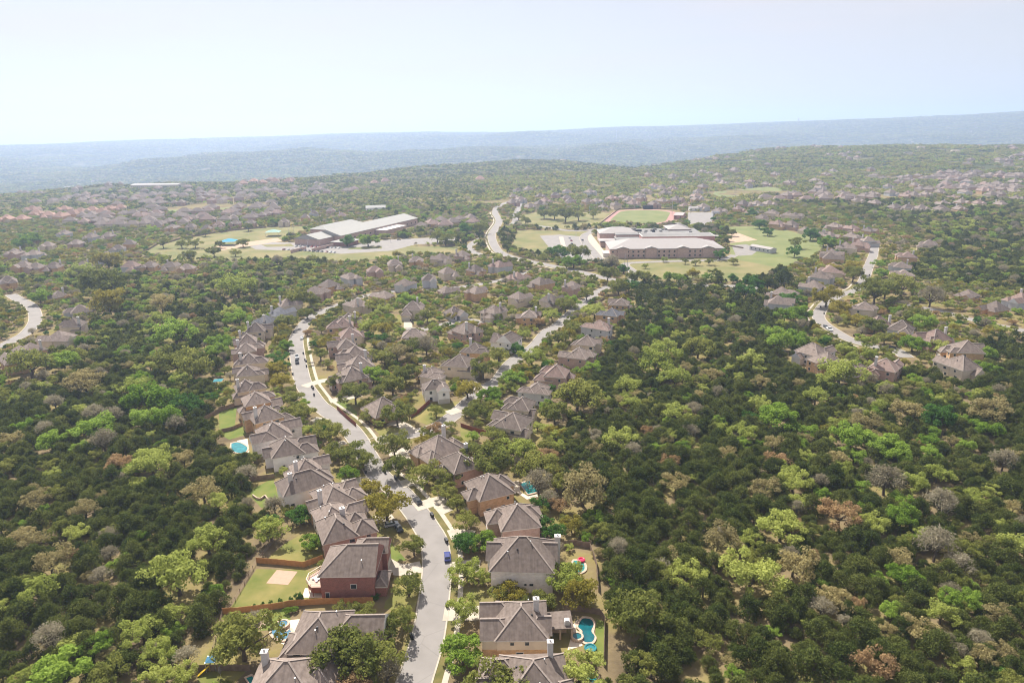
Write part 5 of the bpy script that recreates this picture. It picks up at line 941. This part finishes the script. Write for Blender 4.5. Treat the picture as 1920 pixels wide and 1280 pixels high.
# ---- masses as geometry-node scatters
def scatter(name, meshes, pts, rot, scl, idx, label, cat):
    hc = bpy.data.collections.new('source_' + name)
    for i, m in enumerate(meshes): o = bpy.data.objects.new(f'{name}_source_{i:02d}', m); hc.objects.link(o)
    me = bpy.data.meshes.new(name); me.from_pydata([tuple(map(float, p)) for p in pts], [], [])
    for an, ty, da in (('rotz', 'FLOAT', rot), ('scl', 'FLOAT', scl), ('idx', 'INT', idx)): a = me.attributes.new(an, ty, 'POINT'); a.data.foreach_set('value', np.asarray(da, dtype=np.float32 if ty == 'FLOAT' else np.int32))
    o = link(name, me); ng = bpy.data.node_groups.new('scatter_' + name, 'GeometryNodeTree'); ng.interface.new_socket('Geometry', in_out='INPUT', socket_type='NodeSocketGeometry'); ng.interface.new_socket('Geometry', in_out='OUTPUT', socket_type='NodeSocketGeometry')
    N = ng.nodes; I, O = N.new('NodeGroupInput'), N.new('NodeGroupOutput'); ci = N.new('GeometryNodeCollectionInfo'); ci.inputs['Collection'].default_value = hc; ci.inputs['Separate Children'].default_value = True; ci.inputs['Reset Children'].default_value = True
    ip = N.new('GeometryNodeInstanceOnPoints'); ip.inputs['Pick Instance'].default_value = True
    def att(n_, ty): a = N.new('GeometryNodeInputNamedAttribute'); a.data_type = ty; a.inputs['Name'].default_value = n_; return a.outputs['Attribute']
    cx = N.new('ShaderNodeCombineXYZ'); L = ng.links.new; L(att('rotz', 'FLOAT'), cx.inputs[2]); L(cx.outputs[0], ip.inputs['Rotation']); L(att('scl', 'FLOAT'), ip.inputs['Scale']); L(att('idx', 'INT'), ip.inputs['Instance Index'])
    mp = N.new('GeometryNodeMeshToPoints'); L(I.outputs[0], mp.inputs[0]); L(mp.outputs[0], ip.inputs['Points']); L(ci.outputs[0], ip.inputs['Instance']); L(ip.outputs[0], O.inputs[0])
    md = o.modifiers.new('scatter', 'NODES'); md.node_group = ng; return tag(o, label, cat, kind='stuff')
for k, lst in STUFF.items():
    if not lst: continue
    a = np.array([(t[0], t[1], t[2]) for t in lst]); full, joined, low = TREE[k]; nm, cat, ds = INFO[k]; nearm = np.hypot(a[:, 0], a[:, 1]) < 430; nf = len(joined)
    idx = np.where(nearm, RNG.integers(0, nf, len(a)), nf + RNG.integers(0, len(low), len(a))); z = terr(a[:, 0], a[:, 1])
    scatter(nm + '_woods', joined + low, np.stack([a[:, 0], a[:, 1], z], 1), RNG.uniform(0, 6.283, len(a)), a[:, 2] / 2 / R_N, idx, f"wood of {ds}s between and beyond the nearer trees", 'woods')
# the houses past the three hundred that show largest: one mass of small hip roofed houses
mb = MB(); rnd = random.Random(21); k_ = 0
while k_ < 330:
    if rnd.random() < .68: x, y = rnd.uniform(930, 1990), rnd.uniform(298, 384)
    else: x, y = rnd.uniform(-80, 900), rnd.uniform(336, 432)
    p = at(x, y)
    if p.y > 3300 or fbm(np.array(p.x / 260), np.array(p.y / 260), 77, 2) < .44 or bool(occ(p.x, p.y)) or (900 < x < 1300 and y < 330): continue
    z = float(terr(p.x, p.y)); a = rnd.uniform(-.5, .5) + rnd.choice((0, 1.57)); L_, W_ = rnd.uniform(15, 21), rnd.uniform(11, 14); c, sn = math.cos(a), math.sin(a); k_ += 1
    mb.box((p.x, p.y, z + 2.6), (L_, W_, 6.4), 1 + k_ % 2, a); rb = MB(); roofblock(rb, 0, 0, L_, W_, 5.8, .62, 'xhh', .5, .2, False)
    mb.add([(p.x + v[0] * c - v[1] * sn, p.y + v[0] * sn + v[1] * c, z + v[2]) for v in rb.v], rb.f, 0 if k_ % 5 else 3); raster([(p.x - 8, p.y - 8), (p.x + 8, p.y - 8), (p.x + 8, p.y + 8), (p.x - 8, p.y + 8)], 1)
tag(mb.build('distant_houses', [SHING, WALLS['beige'], WALLS['pink'], SHING2]), 'small brown roofed houses scattered through the hazy suburbs', 'houses', kind='stuff')
# ---- distant woods: patches of trees seen as one texture
def patch_mesh(seed, size=46, forest=.5):
    rng = np.random.default_rng(seed); C, N, S, MI = [], [], [], []; kinds = 'jltbyge'; prob = np.array([.48, .22, .09, .06, .04, .06, .05]) if forest > .5 else np.array([.22, .34, .10, .10, .10, .06, .08])
    for i in range(34):
        cx, cy = rng.uniform(-size / 2, size / 2, 2); r = rng.uniform(2.8, 4.8); h = r * rng.uniform(1.1, 1.6); m = 26; d = rng.normal(size=(m, 3)); d[:, 2] = np.abs(d[:, 2]) * .9 + .05; d /= np.linalg.norm(d, axis=1, keepdims=True)
        C.append(np.array([cx, cy, h * .45]) + d * np.array([r, r, h * .62]) * rng.uniform(.7, 1.05, (m, 1))); n_ = d + rng.normal(size=(m, 3)) * .4; N.append(n_ / np.linalg.norm(n_, axis=1, keepdims=True)); S.append(rng.uniform(.8, 1.5, m)); MI += [int(rng.choice(7, p=prob))] * m
    me = leafmesh('patch', np.concatenate(C), np.concatenate(N), np.concatenate(S), .9, rng, [LEAF[k] for k in kinds]); me.polygons.foreach_set('material_index', MI); return me
PM = [patch_mesh(900 + i, forest=.9) for i in range(6)] + [patch_mesh(950 + i, forest=.2) for i in range(6)]
pp, ps = [], []
for step, y0, y1 in ((34, 1125, 2000), (40, 2000, 3400), (58, 3400, 7200), (80, 7200, 9600)):
    g = sample(step, y0, y1); b_ = np.zeros(len(g), bool)
    if y0 < 2000:
        for dx in (-9, 0, 9):
            for dy in (-9, 0, 9): b_ |= occ(g[:, 0] + dx, g[:, 1] + dy)
    g = g[~b_]; pp.append(g); ps.append(np.full(len(g), step / 38.))
pp, ps = np.concatenate(pp), np.concatenate(ps); thp = np.degrees(np.arctan2(pp[:, 0], pp[:, 1])); rp_ = np.hypot(pp[:, 0], pp[:, 1]); dens = fbm(pp[:, 0] / 420, pp[:, 1] / 420, 44, 3); town = ((pp[:, 0] > -50) & (pp[:, 1] < 3300)) | (dens > .5); town &= ~((thp > -10) & (thp < 12) & (rp_ > 1900))
gap = (RNG.random(len(pp)) < .10) ; pp, ps, town = pp[~gap], ps[~gap], town[~gap]
scatter('distant_woods', PM, np.stack([pp[:, 0], pp[:, 1], terr(pp[:, 0], pp[:, 1]) - .5], 1), RNG.uniform(0, 6.283, len(pp)), ps * RNG.uniform(.85, 1.2, len(pp)), np.where(town, 6, 0) + RNG.integers(0, 6, len(pp)), 'hazy woods covering the hills to the horizon', 'woods')
# tiny pale roofs and clearings scattered over the far hills
mb = MB(); rnd = random.Random(8)
for i in range(420):
    d = rnd.uniform(2300, 8200); th = math.radians(rnd.uniform(-39, 39)); x, y = d * math.sin(th), d * math.cos(th)
    if fbm(np.array(x / 700), np.array(y / 700), 60, 2) < .36: continue
    z = float(terr(x, y)); s = rnd.uniform(12, 30) * (1.5 if rnd.random() < .08 else 1); mb.box((x, y, z + 3.5), (s, s * .6, 9), 0 if rnd.random() < .4 else 1, rnd.uniform(0, 3)); mb.box((x, y, z + 9), (s * .8, s * .35, 3), 0 if rnd.random() < .5 else 1, 0)
tag(mb.build('distant_rooftops', [FLATROOF, WALLS['beige']]), 'tiny pale rooftops specking the hazy far hills', 'rooftops', kind='stuff')
# small yard plants
def shrub(px, py, dm, k, label, tall=1.0, name='shrub', cat='shrub'):
    p = at(px, py, dm * .4); e = link(name, TREE[k][1][int(px) % 4]); e.location = (p.x, p.y, 0); s = dm / 2 / R_N; e.scale = (s, s, s * tall); tag(e, label, cat, 'yard shrubs')
for i, (x, y) in enumerate(P("476 1136,492 1132,507 1129,525 1126,545 1123")): shrub(x, y, 1.3, 'd', f"{ORD[i]} little conifer from the left along the cedar fence", 1.5, 'young_conifer', 'conifer')
for i, x in enumerate((558, 565)): shrub(x, 1128, 1.5, 'd', f"{('left', 'right')[i]} of two dark narrow cypresses by the brick house fence", 3.6, 'cypress', 'cypress')
shrub(723, 1040, 2.2, 'r', 'dark red round bush beside the curved driveway'); shrub(729, 1078, 2.6, 'r', 'rusty red bush beside the brick house porch'); shrub(540, 1143, 2.4, 'e', 'clipped green shrub below the long cedar fence'); shrub(552, 1141, 2.2, 'e', 'second clipped green shrub below the long cedar fence')
shrub(1033, 1000, 2, 'd', 'dark shrub against the pinkish brick house'); shrub(612, 1196, 4.0, 'd', 'dark green shrub by the cream patio of the blue pool'); shrub(935, 1098, 3, 'd', 'dark shrub against the white stone wall')
for i in range(8): shrub(700 + (i % 3) * 4, 1092 + i * 4, 2.0, 'd', f"{ORD[i]} dark hedge shrub down the brick house front bed", 1.2)
# ------------------------------------------------------------------ haze: one closed box of even air round the scene, sky outside it
hb = MB(); hb.box((0, 5000, 95), (34000, 36000, 690)); hz = hb.build('haze', []) if False else link('haze', hb.mesh('haze', [bpy.data.materials.new('haze_air')]))
hm = hz.data.materials[0]; hm.use_nodes = True; t = hm.node_tree; t.nodes.clear(); o_ = t.nodes.new('ShaderNodeOutputMaterial'); pv = t.nodes.new('ShaderNodeVolumePrincipled')
pv.inputs['Color'].default_value = (0.56, 0.70, 0.97, 1); pv.inputs['Density'].default_value = HAZE; pv.inputs['Anisotropy'].default_value = 0.35; t.links.new(pv.outputs[0], o_.inputs['Volume'])
tag(hz, kind='stuff', label='pale blue haze filling the air over the hills', cat='haze'); hz.visible_shadow = True
print('TREES', cnt, {k: (len(v), len(STUFF[k])) for k, v in by.items()}, 'houses', len(HOUSES), 'objects', len(bpy.data.objects))
